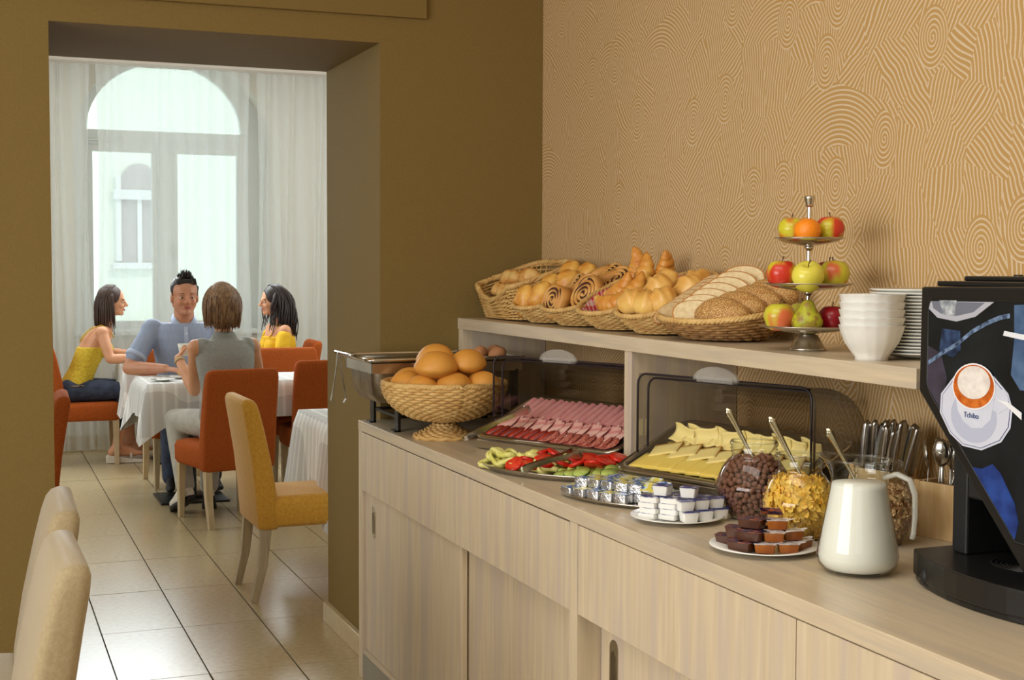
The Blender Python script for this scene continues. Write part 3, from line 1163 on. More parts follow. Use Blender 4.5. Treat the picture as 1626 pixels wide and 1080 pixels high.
weave(bowl_fn, 19, 52, .0058, .0045, M_STRAW, 'woven_bowl', g, .05, .985, 6)
bl = MB().grid(lambda u, v: bowl_fn(u, v)[0], 48, 8, cu=True)
obj('bowl_lining', bl, M_WICKD, g, fix=False)
braid_rim(bowl_fn, 1.0, .0058, M_STRAW, g, 110, 34)
weave(foot_fn, 8, 26, .006, .003, M_STRAW, 'woven_foot', g, .12, 1, 6)
obj('foot_core', MB().grid(lambda u, v: tuple(Vector(foot_fn(u, v)[0]) + Vector((0, 0, -.004))), 36, 4, cu=True), M_WICKD, g, fix=False)
obj('stem', MB().lathe([(.03, .05), (.025, .06), (.036, .075)], 20), M_STRAW, g)
bun_me = None
bb = [(-.115, -.085, .185, .5, 'front left, low', 1.0), (-.02, -.125, .185, 1.4, 'front, second from the left', .95), (.06, -.10, .172, .2, 'front middle at the rim', 1.0), (.10, -.0, .18, 1.0, 'right edge, low', 1.0),
      (-.135, .03, .235, .9, 'upper left', 1.0), (-.035, -.02, .262, .25, 'topmost', 1.14), (.075, -.055, .245, .8, 'large one at upper right', 1.12), (.07, .06, .255, 1.2, 'behind the large upper right one', 1.0), (-.04, .08, .20, .3, 'back middle', 1.0), (.0, .0, .17, .3, 'buried in the middle', 1.0), (-.06, -.04, .175, 1.1, 'second layer left', 1.0), (.10, .10, .185, .5, 'back right', .95)]
b0 = None
for x, y, z, a, w, sc in bb:
    M_ = T(BBX + x, BBY + y, ZC + z) @ RZ(a + .4) @ RX(rnd.uniform(-.25, .25)) @ Matrix.Scale(sc, 4)
    lab = 'shiny brown bun in the seagrass basket, ' + w
    if b0 is None:
        b0 = tag(obj('bun', lump(MB(), .066, .050, .044, 4, 24, 16), M_BUN), lab, 'bun', 'brown buns in the seagrass basket')
        b0.matrix_world = M_
    else:
        dup(b0, lab, M=M_)

# ------------------------------------------------------------------ chafing dish
g = thing('chafing_dish', 'open steel chafing dish on black-footed stand beside the olive wall', 'chafing dish', (-4.685, 1.56, ZC))
rim = MB()
out_, in_ = rr(-.19, .19, -.31, .29, .035, 5), rr(-.165, .165, -.285, .265, .04, 5)
rim.loops([[(x, y, .252) for x, y in in_], [(x, y, .258) for x, y in in_], [(x, y, .258) for x, y in out_], [(x * 1.02, y * 1.015, .252) for x, y in out_], [(x, y, .246) for x, y in out_], [(x, y, .246) for x, y in in_]], cap=False)
obj('rim', rim, M_CHROME, g)
pan = MB()
prof = [(1.0, .252), (.985, .2), (.955, .13), (.88, .1), (.6, .09)]
pan.loops([[(x * k, y * k, z) for x, y in in_] for k, z in prof])
obj('food_pan', pan, M_STEELD, g)
fr = MB()
fr.box(-.175, .175, -.288, -.276, .205, .24).box(-.175, .175, .258, .27, .205, .24).box(-.178, -.168, -.288, .27, .205, .24).box(.168, .178, -.288, .27, .205, .24)
obj('frame_band', fr, M_STEEL, g, smooth=False)
for sx, sy in ((-1, -1), (1, -1), (-1, 1), (1, 1)):
    lb = MB()
    cx, cy = sx * .155, (-.19 if sy < 0 else .25)
    lb.loops([[(cx + dx, cy + dy, z) for dx, dy in ((-.023, -.005), (.023, -.005), (.023, .005), (-.023, .005))] for z in (.0, .21)])
    lb.box(cx - .023, cx + .023, cy - .02, cy + .004, 0, .006)
    obj('leg', lb, M_DARKM, g, smooth=False)
st = MB().box(-.155, .155, -.19, -.18, .045, .055).box(-.155, .155, .245, .255, .045, .055).box(-.16, -.15, -.19, .25, .045, .055).box(.15, .16, -.19, .25, .045, .055)
obj('stretcher', st, M_DARKM, g, smooth=False)
obj('burner_shelf', MB().box(-.15, .15, -.05, .1, .03, .036), M_DARKM, g, smooth=False)
obj('fuel_burner', MB().lathe([(.0, .036), (.042, .036), (.044, .06), (.036, .066), (.03, .08), (0, .08)], 24, (0, .02, 0)), M_STEEL, g)
obj('handle_bar', MB().tube([(-.185, -.285, .256), (-.185, -.325, .262), (.185, -.325, .262), (.185, -.285, .256)], .006, 8), M_CHROME, g)
M_EGG = mat('brown_egg_shell', (214, 156, 110), .5, col2=(200, 140, 96), scale=12)
egp = [(-4.62, 1.71, 'left'), (-4.56, 1.755, 'right'), (-4.66, 1.78, 'rear')]
e0 = None
for x, y, w in egp:
    lab = 'brown boiled egg heaped in the chafing dish, the %s one' % w
    M_ = T(x, y, ZC + .262) @ RZ(rnd.uniform(0, 3)) @ RY(1.2)
    eg = MB().ell((0, 0, 0), (.026, .026, .034), 16, 12)
    if e0 is None:
        e0 = tag(obj('egg', eg, M_EGG), lab, 'egg', 'eggs in the chafing dish'); e0.matrix_world = M_
    else:
        dup(e0, lab, M=M_)
egb = MB()
for x in (-.1, -.04, .02, .08, .13):
    for y in (-.02, .04, .1, .16, .22):
        egb.ell((x, y, .212 + .01 * sin(x * 90 + y * 50)), (.026, .03, .024), 10, 7)
stuff(obj('egg_bed', egb, M_EGG, g))


def tongs(name, label, M_, L=.26, open_=.022, mt=None):
    o = thing(name, label, 'tongs', M=M_)
    mt = mt or M_CHROME
    for s in (-1, 1):
        b = MB()
        rings = []
        for i in range(13):
            t = i / 12
            yy = s * (.004 + open_ * t ** 1.2)
            w = .0095 * (1 - .35 * sin(pi * t)) + (.003 if t > .85 else 0)
            zz = .004 * sin(pi * t)
            rings.append([(t * L, yy - .0012, zz - w), (t * L, yy + .0012, zz - w), (t * L, yy + .0012, zz + w), (t * L, yy - .0012, zz + w)])
        b.loops(rings)
        for k in range(5):
            z = -.009 + .0045 * k
            b.caps((L - .004, s * (open_ + .003), z), (L + .010, s * (open_ - .006), z), .0018, .0012, 5)
        obj('arm', b, mt, o, smooth=False)
    b = MB()
    path = [(0, -.004, 0), (-.008, -.003, 0), (-.011, 0, 0), (-.008, .003, 0), (0, .004, 0)]
    b.loops([[(p[0], p[1], -.0075), (p[0] * 1.15, p[1] * 1.3, -.0075), (p[0] * 1.15, p[1] * 1.3, .0075), (p[0], p[1], .0075)] for p in path])
    obj('spring_bend', b, mt, o, smooth=False)
    return o


tongs('serving_tongs', 'steel tongs hanging from the chafing dish handle', basis((-4.80, 1.228, ZC + .254), (.0, .0, -1), (0, 1, 0), pi / 2), .165, .024, M_STEELD)

# ------------------------------------------------------------------ roll-top cold displays
TILT = math.atan2(.113, .285)


def display(name, label, loc, ang, L=.585, D=.30):
    """box with a sloping tray and a see-through roll-top cover; local x along the front, y to the back"""
    o = thing(name, label, 'food display', (loc[0], loc[1], ZC), ang)
    obj('cooling_base', MB().prism([(.03, .0), (D + .02, 0), (D + .02, .11), (.06, .02)], .02, L - .02, 'x'), M_BLACK, o, smooth=False, bevel=.004)
    obj('front_body', MB().box(.012, L - .012, .004, .03, .002, .034), M_STEEL, o, bevel=.006)
    tr = MB()
    n_ = 5

    def pl(pts, dz):
        return [(x, y * cos(TILT) - dz * 0, .04 + y * sin(TILT) + dz) for x, y in pts]
    o1, i1, i2 = rr(0, L, 0, D, .04, n_), rr(.016, L - .016, .016, D - .016, .034, n_), rr(.026, L - .026, .026, D - .026, .03, n_)
    tr.loops([pl(o1, -.004), pl(o1, .002), pl(i1, .002), pl(i2, -.016)])
    obj('steel_tray', tr, M_STEEL, o)
    # cover: side cheeks, curved hood with open front, dark seals along its edge
    yh, zt = .095, .29
    prof = []
    for k in range(11):
        a = pi / 2 * k / 10
        prof.append((yh + .02 + (D - yh + .01) * sin(a) ** 1.0 * 1.0, .11 + (zt - .11) * cos(a) ** .8 if k < 10 else .115))
    prof = [(yh, zt)] + prof
    cheek = [(yh, .085)] + [(y, z) for y, z in prof] + [(D + .02, .115)]
    hood = MB()
    rings = [[(x, y, z) for y, z in prof] for x in (.004, .012, L - .012, L - .004)]
    vs = [p for r in rings for p in r]
    n = len(prof)
    hood.add(vs, [(i * n + j, i * n + j + 1, (i + 1) * n + j + 1, (i + 1) * n + j) for i in range(3) for j in range(n - 1)])
    for x in (.004, L - .004):
        hood.add([(x, y, z) for y, z in cheek], [tuple(range(len(cheek)))])
    obj('roll_top_cover', hood, M_COVER, o, smooth=False, fix=False)
    for dy, dz, e in ((0, 0, 0.), (.028, -.012, .012)):
        pth = [(e, yh + dy, .075), (e, yh + dy, zt - .03 + dz)] + [(e + .03 - .03 * cos(a), yh + dy, zt - .03 + dz + .03 * sin(a)) for a in (.4, .8, 1.2, 1.57)]
        pth += [(L - p[0], p[1], p[2]) for p in reversed(pth)]
        obj('cover_seal', MB().tube(pth, .0032, 6), M_SEAL, o)
    hp = [(.075 * cos(pi * k / 14), .035 * sin(pi * k / 14)) for k in range(15)]
    obj('lift_handle', MB().prism([(L / 2 + x, zt + z) for x, z in hp], yh - .018, yh - .010, 'y').box(L / 2 - .06, L / 2 + .06, yh - .02, yh + .002, zt - .006, zt + .008), M_ACR, o, smooth=False)
    for x in (-.004, L + .004):
        obj('hinge', MB().ell((x, yh + .012, .075), (.009, .012, .012), 10, 8), M_ACR, o)
    return o, T(loc[0], loc[1], ZC) @ RZ(ang)


def on_tray(Mb, x, y, dz=0):
    """frame on the sloping tray floor of a display"""
    return Mb @ T(x, y * cos(TILT), .04 + y * sin(TILT) - .014 + dz) @ RX(TILT)


_, MM = display('meat_display', 'roll-top cold display of sliced meats beside the seagrass basket', (-4.025, 1.465), radians(24))
_, MC = display('cheese_display', 'roll-top cold display of cheese slices behind the cereal jars', (-3.254, 1.583), radians(18))

M_HAM = mat('cooked_ham', (224, 160, 156), .4, col2=(210, 136, 136), scale=16, sss=.1)
M_BACON = mat('streaky_ham', (222, 140, 136), .4, col2=(240, 196, 184), scale=12, stretch=(1, 3, 1), lo=.4, hi=.6)
M_CHOR = mat('chorizo', (176, 48, 24), .38, col2=(120, 24, 14), scale=40, lo=.35, hi=.6, bump=.3)
M_SAL = mat('salami', (158, 66, 54), .42, col2=(206, 136, 118), scale=150, lo=.46, hi=.6)


def spiral_roll(L, R, seed):
    b = MB()
    rg = random.Random(seed)
    rings = []
    k = 26
    for e in (-L / 2, -L / 6, L / 6, L / 2):
        s = 1 + rg.uniform(-.08, .08)
        ring = []
        for i in range(k + 1):
            t = i / k
            a = t * 2 * pi * 1.55
            r = R * (1 - .36 * t) * s
            ring.append((e, r * cos(a) * 1.08, r * sin(a)))
        rings.append(ring)
    n = k + 1
    vs = [p for r in rings for p in r]
    fs = [(i * n + j, i * n + j + 1, (i + 1) * n + j + 1, (i + 1) * n + j) for i in range(3) for j in range(n - 1)]
    return b.add(vs, fs)


NR = 18
rolls = [None] * 3
for k in range(NR):
    x = .055 + (.475) * k / (NR - 1)
    M_ = on_tray(MM, x, .198 + .004 * sin(k * 2.1), .016) @ RZ(pi / 2 + rnd.uniform(-.05, .05) + .10) @ RX(rnd.uniform(0, 1.5))
    lab = 'rolled slice of pink ham in the meat tray\'s back row, %s from left' % ORD[k]
    if rolls[k % 3] is None:
        o = tag(obj('ham_roll', spiral_roll(.125, .0135, k), M_HAM, fix=False), lab, 'ham', 'ham rolls on the meat tray')
        o.matrix_world = M_
        rolls[k % 3] = o
    else:
        dup(rolls[k % 3], lab, M=M_)


def wavy_disc(rx, ry, t, seed, n=22, wave=.003):
    b = MB()
    rg = random.Random(seed)
    p = [rg.uniform(0, 6) for _ in range(3)]
    rings = []
    for k, z in ((.02, t), (.6, t), (.95, t * .9), (1, t * .5), (.95, 0), (.02, 0)):
        rings.append([(rx * k * cos(a) * (1 + .04 * sin(3 * a + p[0])), ry * k * sin(a) * (1 + .04 * sin(2 * a + p[1])), z + wave * k * sin(2 * a + p[2]) + wave) for a in [2 * pi * i / n for i in range(n)]])
    return b.loops(rings)


def row(name, cat, txt, grp, count, fn, mk, m, nvar=2, words='left'):
    base = [None] * nvar
    for k in range(count):
        lab = txt % (ORD[k] + ' from the ' + words)
        M_ = fn(k)
        if base[k % nvar] is None:
            o = tag(obj(name, mk(k), m), lab, cat, grp)
            o.matrix_world = M_
            base[k % nvar] = o
        else:
            dup(base[k % nvar], lab, M=M_)


row('ham_slice', 'ham', 'pale ham slice in the meat tray\'s middle row, %s', 'ham slices on the meat tray', 13,
    lambda k: on_tray(MM, .065 + .455 * k / 12, .108, .010) @ RZ(.25 + rnd.uniform(-.1, .1)) @ RY(radians(-10)) @ RX(.08), lambda k: wavy_disc(.040, .052, .003, k, wave=.004), M_BACON)
row('chorizo_slice', 'sausage', 'red chorizo piece in the meat tray\'s front row, %s', 'chorizo on the meat tray', 8,
    lambda k: on_tray(MM, .05 + .225 * k / 7, .052 + .004 * sin(k * 3), .010) @ RZ(.9 + rnd.uniform(-.1, .1)) @ RY(radians(-12)), lambda k: lump(MB(), .036, .013, .011, k), M_CHOR)
row('salami_slice', 'salami', 'speckled salami slice in the meat tray\'s front row, %s', 'salami on the meat tray', 9,
    lambda k: on_tray(MM, .285 + .24 * k / 8, .055 + .003 * sin(k * 2), .010) @ RZ(.5 + rnd.uniform(-.1, .1)) @ RY(radians(-10)), lambda k: wavy_disc(.036, .032, .003, k + 30, wave=.002), M_SAL)
M_ = MM @ T(.085, -.10, .055)
_p0 = MM @ Vector((.075, -.095, .03)); _p1 = MM @ Vector((.20, .075, .125))
tongs('serving_tongs', 'steel tongs resting across the front rim of the meat tray', basis(_p0 + Vector((0, 0, .02)), _p1 - _p0, (0, 0, 1)), .205, .014)

M_CH1 = mat('gouda', (238, 212, 110), .42, col2=(232, 202, 96), scale=8, sss=.1)
M_CH2 = mat('edam', (240, 222, 150), .42, col2=(234, 212, 132), scale=8, sss=.1)
M_RIND = mat('cheese_rind', (176, 116, 40), .5)


def cheese_slice(name, label, M_, w, d, t, m, rind, group, fold=0):
    o = thing(name, label, 'cheese', M=M_, group=group)
    b = MB()
    if fold:
        N_ = 10
        b.grid(lambda u, v: (w * (u - .5), fold * sin(v * pi * .9) * 1.0 - .01, d * v * .8 + .002 * sin(u * 7)), 8, N_)
        obj('cheese_body', b, m, o, solid=t, fix=False)
    else:
        b.grid(lambda u, v: (w * (u - .5), d * (v - .5), .0025 * sin(u * 3.1) * sin(v * 3.1)), 6, 6)
        obj('cheese_body', b, m, o, solid=t, fix=False)
    if rind:
        obj('rind', MB().box(-w / 2 - .0006, w / 2 + .0006, d / 2 - .0004, d / 2 + .0014, -t / 2, t / 2 + .0005).box(w / 2 - .0004, w / 2 + .0014, -d / 2, d / 2, -t / 2, t / 2 + .0005), M_RIND, o, smooth=False)
    return o


c_ = None
for k in range(9):
    M_ = on_tray(MC, .085 + .41 * k / 8, .068, .012 + .0005 * k) @ RY(radians(-3)) @ RZ(rnd.uniform(-.04, .04))
    lab = 'yellow gouda slice in the cheese tray\'s front row, %s from left' % ORD[k]
    c_ = cheese_slice('cheese_slice', lab, M_, .105, .078, .0035, M_CH1, False, 'gouda slices') if c_ is None else dup(c_, lab, M=M_) and c_
c_ = None
for k in range(7):
    M_ = on_tray(MC, .085 + .41 * k / 6, .128, .016 + .0008 * k) @ RY(radians(-3)) @ RZ(.42)
    lab = 'pale rind-edged cheese slice in the middle row, %s from the left' % ORD[k]
    c_ = cheese_slice('cheese_slice', lab, M_, .082, .062, .0035, M_CH2, True, 'rind-edged cheese slices') if c_ is None else dup(c_, lab, M=M_) and c_
c_ = None
for k in range(10):
    M_ = on_tray(MC, .085 + .42 * k / 9, .185 + .006 * (k % 2), .006) @ RZ(rnd.uniform(-.25, .15)) @ RX(radians(-38)) @ RY(rnd.uniform(-.2, .2))
    lab = 'folded pale cheese slice standing in the back row, %s from the left' % ORD[k]
    c_ = cheese_slice('cheese_slice', lab, M_, .075, .062, .0035, M_CH2, False, 'folded cheese slices', .016) if c_ is None else dup(c_, lab, M=M_) and c_

# ------------------------------------------------------------------ vegetable platter
def oval_tray(name, label, loc, ang, a, b, h, m, parts=('rim',), rimw=.016):
    o = thing(name, label, 'tray', (loc[0], loc[1], ZC), ang)
    mb_ = MB()
    n = 56

    def ring(k, z, da=0):
        return [((a * k + da) * cos(2 * pi * i / n), (b * k + da) * sin(2 * pi * i / n), z) for i in range(n)]
    mb_.loops([ring(.86, .001), ring(.90, .001), ring(.97, h - .002), ring(1.0, h), ring(1.0, h + .002), ring(.965, h + .0005), ring(.88, .003), ring(.05, .003)])
    obj('tray_body', mb_, m, o)
    pth = [(a * 1.0 * cos(2 * pi * i / n), b * 1.0 * sin(2 * pi * i / n), h + .001) for i in range(n)]
    obj('rolled_rim', MB().tube(pth, .0022, 6, closed=True), m, o)
    return o, T(loc[0], loc[1], ZC) @ RZ(ang)


_, MV = oval_tray('vegetable_platter', 'oval steel platter of sliced vegetables in front of the meat display', (-3.445, 1.492), radians(30), .235, .118, .016, M_STEEL)
M_PEP = mat('yellow_pepper', (230, 226, 146), .3, col2=(216, 212, 108), scale=14, sss=.15)
M_TOM = mat('tomato', (214, 40, 22), .18, col2=(188, 26, 14), scale=12, sss=.1)
M_TOMC = mat('tomato_flesh', (226, 74, 44), .25, col2=(206, 44, 28), scale=50)
M_CUC = mat('cucumber_flesh', (196, 214, 120), .3, col2=(172, 198, 90), scale=60)
M_CUCS = mat('cucumber_skin', (58, 100, 34), .35)


def pepper_ring(seed):
    rg = random.Random(seed)
    b = MB()
    p = rg.uniform(0, 6)
    path = [((.029 + .005 * cos(3 * a + p)) * cos(a), (.026 + .005 * cos(3 * a + p)) * sin(a), .003 * sin(2 * a + p)) for a in [2 * pi * i / 30 for i in range(30)]]
    return b.tube(path, .0052, 6, closed=True, flat=1.6)


pv = None
places = []
for k in range(24):
    i, j = k % 8, k // 8
    x = -.195 + .028 * i + (.012 if j else 0)
    y = -.034 + .030 * j * (1 - abs(i - 3) / 7) + .005 * i
    places.append((x, y, .016 + .012 * (j > 0) + .006 * sin(k * 1.7)))
for k, (x, y, z) in enumerate(places):
    M_ = MV @ T(x, y, z + .004) @ RZ(rnd.uniform(0, 6)) @ RX(rnd.uniform(-.5, .5)) @ RY(rnd.uniform(-.5, .5))
    lab = 'pale yellow pepper ring on the vegetable platter, %s from left in the %s row' % (ORD[k % 8], ('front', 'middle', 'back')[k // 8])
    if pv is None:
        pv = tag(obj('pepper_ring', pepper_ring(1), M_PEP), lab, 'pepper', 'pepper rings on the vegetable platter'); pv.matrix_world = M_
    else:
        dup(pv, lab, M=M_)
# tomato wedges/slices
tv = None
for k in range(18):
    i, j = k % 6, k // 6
    x, y = -.080 + .046 * i + .012 * j - .02, -.045 + .045 * j + .012 * i
    M_ = MV @ T(x, y, .024 + .012 * (i + j > 1) + .006 * j) @ RZ(rnd.uniform(0, 6)) @ RY(rnd.uniform(-.6, .6)) @ RX(rnd.uniform(-.5, .5))
    lab = 'red tomato slice on the vegetable platter, %s in the %s row' % (ORD[i], ('front', 'middle', 'back')[j])
    if tv is None:
        tv = thing('tomato_slice', lab, 'tomato', M=M_, group='tomato slices on the vegetable platter')
        obj('skin', MB().lathe([(.020, -.006), (.027, -.004), (.029, 0), (.027, .004), (.020, .006)], 22), M_TOM, tv)
        fl = MB().lathe([(.0, .0062), (.018, .0066), (.0245, .0052)], 22).lathe([(.0, -.0062), (.018, -.0066), (.0245, -.0052)], 22)
        obj('flesh', fl, M_TOMC, tv, fix=False)
    else:
        dup(tv, lab, M=M_)
cv = None
for k in range(18):
    i, j = k % 6, k // 6
    x, y = .075 + .024 * i - .012 * j, -.055 + .030 * j + .010 * i
    if (x / .215) ** 2 + (y / .1) ** 2 > 1.0:
        f_ = 1.0 / sqrt((x / .215) ** 2 + (y / .1) ** 2); x *= f_; y *= f_
    M_ = MV @ T(x, y, .014 + .004 * (k % 3) + .003 * j) @ RZ(rnd.uniform(-.5, .5)) @ RY(.25 + rnd.uniform(-.1, .1)) @ RX(.3 + rnd.uniform(-.1, .2))
    lab = 'green cucumber slice on the vegetable platter, %s in the %s row' % (ORD[i], ('front', 'middle', 'back')[j])
    if cv is None:
        cv = thing('cucumber_slice', lab, 'cucumber', M=M_, group='cucumber slices on the vegetable platter')
        obj('flesh', MB().lathe([(0, -.0015), (.0205, -.0015), (.0205, .0015), (0, .0015)], 24, sy=1.25), M_CUC, cv)
        obj('skin', MB().lathe([(.0205, -.0016), (.0218, -.0012), (.0218, .0012), (.0205, .0016)], 24, sy=1.25), M_CUCS, cv)
    else:
        dup(cv, lab, M=M_)
_q0, _q1 = MV @ Vector((.00, -.125, .03)), MV @ Vector((.06, .02, .06))
tongs('serving_tongs', 'broad steel tongs lying across the tomatoes and cucumber', basis(_q0, _q1 - _q0, (0, 0, 1)), .17, .017, mat('green_grey_steel', (196, 200, 184), .22, 1.0))

# ------------------------------------------------------------------ butter portions on an oval steel tray
_, MB_ = oval_tray('butter_tray', 'oval steel tray heaped with foil wrapped portions', (-2.985, 1.515), radians(26), .215, .125, .010, M_STEEL)
M_FOIL = mat('silver_foil', (214, 216, 220), .22, .9, bump=.6, bscale=120)


def lidmat(name, a, b_, c):
    return mat(name, a, .35, col2=b_, scale=70, lo=.45, hi=.55, col3=c, scale3=55, detail=2)


M_LIDS = [lidmat('blue_printed_lid', (58, 110, 180), (232, 236, 240), (226, 214, 90)), lidmat('yellow_printed_lid', (222, 208, 84), (214, 232, 240), (52, 104, 176))]


def portion(name, label, M_, sx, sy, h, mf, ml, group, cat, tab=0, label_up=True, topscale=1.0, botscale=.92):
    o = thing(name, label, cat, M=M_, group=group)
    b = MB()
    r0 = rr(-sx / 2 * botscale, sx / 2 * botscale, -sy / 2 * botscale, sy / 2 * botscale, .0035, 2)
    r1 = rr(-sx / 2, sx / 2, -sy / 2, sy / 2, .003, 2)
    b.loops([[(x, y, 0) for x, y in r0], [(x, y, h) for x, y in r1]])
    obj('cup_body', b, mf, o, bevel=.0008, seg=1)
    k = 1.02 if not tab else 1.06
    lid = MB().prism([(x * k * topscale, y * k * topscale) for x, y in r1], h, h + .0008, 'z')
    if tab:
        lid.add([(sx / 2, -sy * .3, h + .0004), (sx / 2 + tab, -sy * .12, h + .003), (sx / 2 + tab, sy * .12, h + .003), (sx / 2, sy * .3, h + .0004)], [(0, 1, 2, 3)])
    obj('lid', lid, ml, o, smooth=False, fix=False)
    return o


bp = [None, None]
n_ = 0
rows_ = [(5, -.070, -.150, 0), (8, -.030, -.165, 0), (8, .012, -.165, 0), (6, .055, -.135, 0), (6, -.036, -.13, 1), (6, .004, -.12, 1), (4, .045, -.09, 1)]
rown = ['front row', 'second row', 'third row', 'back row', 'upper front row', 'upper middle row', 'upper back row']
for ri, (cnt, y, x0, lev) in enumerate(rows_):
    for k in range(cnt):
        x = x0 + k * .0415
        M_ = MB_ @ T(x, y + rnd.uniform(-.003, .003), .004 + lev * .0225 + rnd.uniform(0, .001)) @ RZ(rnd.uniform(-.2, .2))
        if lev and k == cnt - 1:
            M_ = M_ @ RX(.5)
        lab = 'foil wrapped portion on the oval steel tray, %s, %s from the left' % (rown[ri], ORD[k])
        v = (k + ri) % 2
        if bp[v] is None:
            bp[v] = portion('butter_portion', lab, M_, .038, .034, .021, M_FOIL, M_LIDS[v], 'foil wrapped portions on the oval tray', 'butter', 0, True, 1, 1.0)
        else:
            dup(bp[v], lab, M=M_)


def plate_prof(r, h=.014):
    return [(0, .003), (r * .55, .003), (r * .62, .005), (r * .97, h), (r, h + .001), (r * .995, h + .003), (r * .63, .0085), (r * .55, .0065), (0, .006)]


def plate(name, label, x, y, r, z=ZC, h=.014, group=None):
    o = tag(obj(name, MB().lathe(plate_prof(r, h), 48), M_WHITE, loc=(x, y, z - .003)), label, 'plate', group)
    return o


plate('white_plate', 'white plate holding stacked white cream cheese portions', -2.715, 1.487, .107)
M_PACK = mat('white_pack', (238, 238, 232), .4)
M_LIDB = lidmat('navy_printed_lid', (44, 52, 120), (60, 66, 150), (232, 232, 236))
wp = None
wrow = []
for lev in range(4):
    for k in range(2):
        wrow.append((-.050 + .045 * k + .004 * (lev % 2), -.040 + .012 * k, .006 + .0125 * lev, -.0, 'left front pile, level %s, %s' % (ORD[lev], ('left', 'right')[k]), 0))
for lev in range(2):
    for k in range(3):
        wrow.append((.045 + .018 * k - .01 * lev, -.030 + .038 * k, .006 + .024 * lev, .9, '%s layer at right, %s from the front' % (('lower', 'upper')[lev], ORD[k]), 1))
for k in range(3):
    wrow.append((-.055 + .042 * k, .030 + .012 * k, .006, .2, 'back row, %s from the left' % ORD[k], 1))
for k in range(3):
    wrow.append((-.045 + .042 * k, .022 + .012 * k, .031, .35, 'upper back row, %s from the left' % ORD[k], 1))
wrow.append((-.028, -.02, .058, .1, 'on top at left', 1)); wrow.append((.03, .0, .056, .2, 'on top at right', 1))
bases = [None, None]
for x, y, z, a, w, kind in wrow:
    M_ = T(-2.715, 1.487, ZC) @ RZ(radians(34)) @ T(x, y, z) @ RZ(a + rnd.uniform(-.06, .06))
    lab = 'white cream cheese portion on the white plate, ' + w
    if bases[kind] is None:
        sz = (.044, .034, .0118) if kind == 0 else (.038, .034, .0225)
        bases[kind] = portion('cheese_portion', lab, M_, sz[0], sz[1], sz[2], M_PACK, M_LIDB, 'white portions on the white plate', 'cream cheese', .008 if kind else 0, True, 1, .86 if kind else 1)
    else:
        dup(bases[kind], lab, M=M_)

plate('white_plate', 'white plate holding chocolate and honey portions before the jars', -2.36, 1.495, .112)
M_CHOC = mat('chocolate_cup', (92, 54, 34), .3, col2=(76, 42, 26), scale=20)
M_HONEY = mat('honey_cup', (176, 108, 34), .12, col2=(140, 70, 14), scale=16)
M_LIDC = lidmat('dark_printed_lid', (40, 30, 62), (70, 44, 70), (206, 110, 50))
M_LIDG = lidmat('silver_printed_lid', (222, 220, 220), (206, 204, 210), (150, 120, 100))
cl = [(-.075, -.005, 0, .1, 'c', 'bottom layer, far left'), (-.028, -.052, 0, -.1, 'c', 'bottom layer, front'), (-.050, -.012, 1, .1, 'c', 'middle layer, left'), (-.012, -.040, 1, -.05, 'c', 'middle layer, front'), (-.022, -.012, 2, .0, 'c', 'topmost'), (-.03, .04, 0, .3, 'c', 'bottom layer, back'), (-.02, .045, 1, .2, 'c', 'middle layer, back'),
      (.020, -.045, 0, .35, 'h', 'bottom layer, first from the left'), (.058, -.018, 0, .5, 'h', 'bottom layer, second from the left'), (.066, .028, 0, 1.2, 'h', 'bottom layer, back'), (.030, -.022, 1, .35, 'h', 'middle layer, left'), (.052, .014, 1, .8, 'h', 'middle layer, right'), (.026, .004, 2, .4, 'h', 'topmost')]
bs = {}
for x, y, lev, a, kd, w in cl:
    M_ = T(-2.36, 1.495, ZC) @ RZ(radians(36)) @ T(x, y, .006 + .0205 * lev) @ RZ(a)
    lab = ('dark chocolate spread cup on the plate before the jars, ' if kd == 'c' else 'amber honey cup on the plate before the jars, ') + w
    if kd not in bs:
        bs[kd] = portion('spread_cup' if kd == 'c' else 'honey_cup', lab, M_, .052 if kd == 'c' else .042, .036, .0185, M_CHOC if kd == 'c' else M_HONEY, M_LIDC if kd == 'c' else M_LIDG, 'spread cups' if kd == 'c' else 'honey cups', 'spread' if kd == 'c' else 'honey', .014, True, 1, .88)
    else:
        dup(bs[kd], lab, M=M_)
# a lid leaning on top
lidm = MB().prism(rr(-.022, .022, -.018, .018, .004, 2), 0, .0006, 'z')
tag(obj('loose_lid', lidm, M_LIDC, smooth=False), 'loose printed foil lid standing on top of the chocolate cups', 'lid').matrix_world = T(-2.355, 1.508, ZC + .080) @ RZ(.8) @ RX(-.55)

# ------------------------------------------------------------------ cereal jars
M_BALL = mat('chocolate_cereal', (142, 96, 74), .6, col2=(118, 74, 56), scale=60, bump=.4, bscale=300)
M_FLAKE = mat('corn_flake', (250, 212, 98), .5, col2=(242, 190, 64), scale=40)
M_OAT = mat('muesli', (228, 194, 142), .7, col2=(150, 104, 62), scale=60, lo=.4, hi=.6)
M_SPOON = mat('spoon_steel', (214, 208, 180), .16, 1.0)

JP = [(.050, 0), (.056, .003), (.066, .018), (.0905, .062), (.094, .072), (.0905, .084), (.076, .118), (.062, .136), (.054, .142), (.053, .152), (.058, .155), (.053, .158), (.0575, .163), (.053, .166), (.058, .171), (.0575, .177), (.053, .179)]


def jar_r(z):
    for (r0, z0), (r1, z1) in zip(JP, JP[1:]):
        if z0 <= z <= z1:
            return r0 + (r1 - r0) * (z - z0) / max(z1 - z0, 1e-6)
    return .05


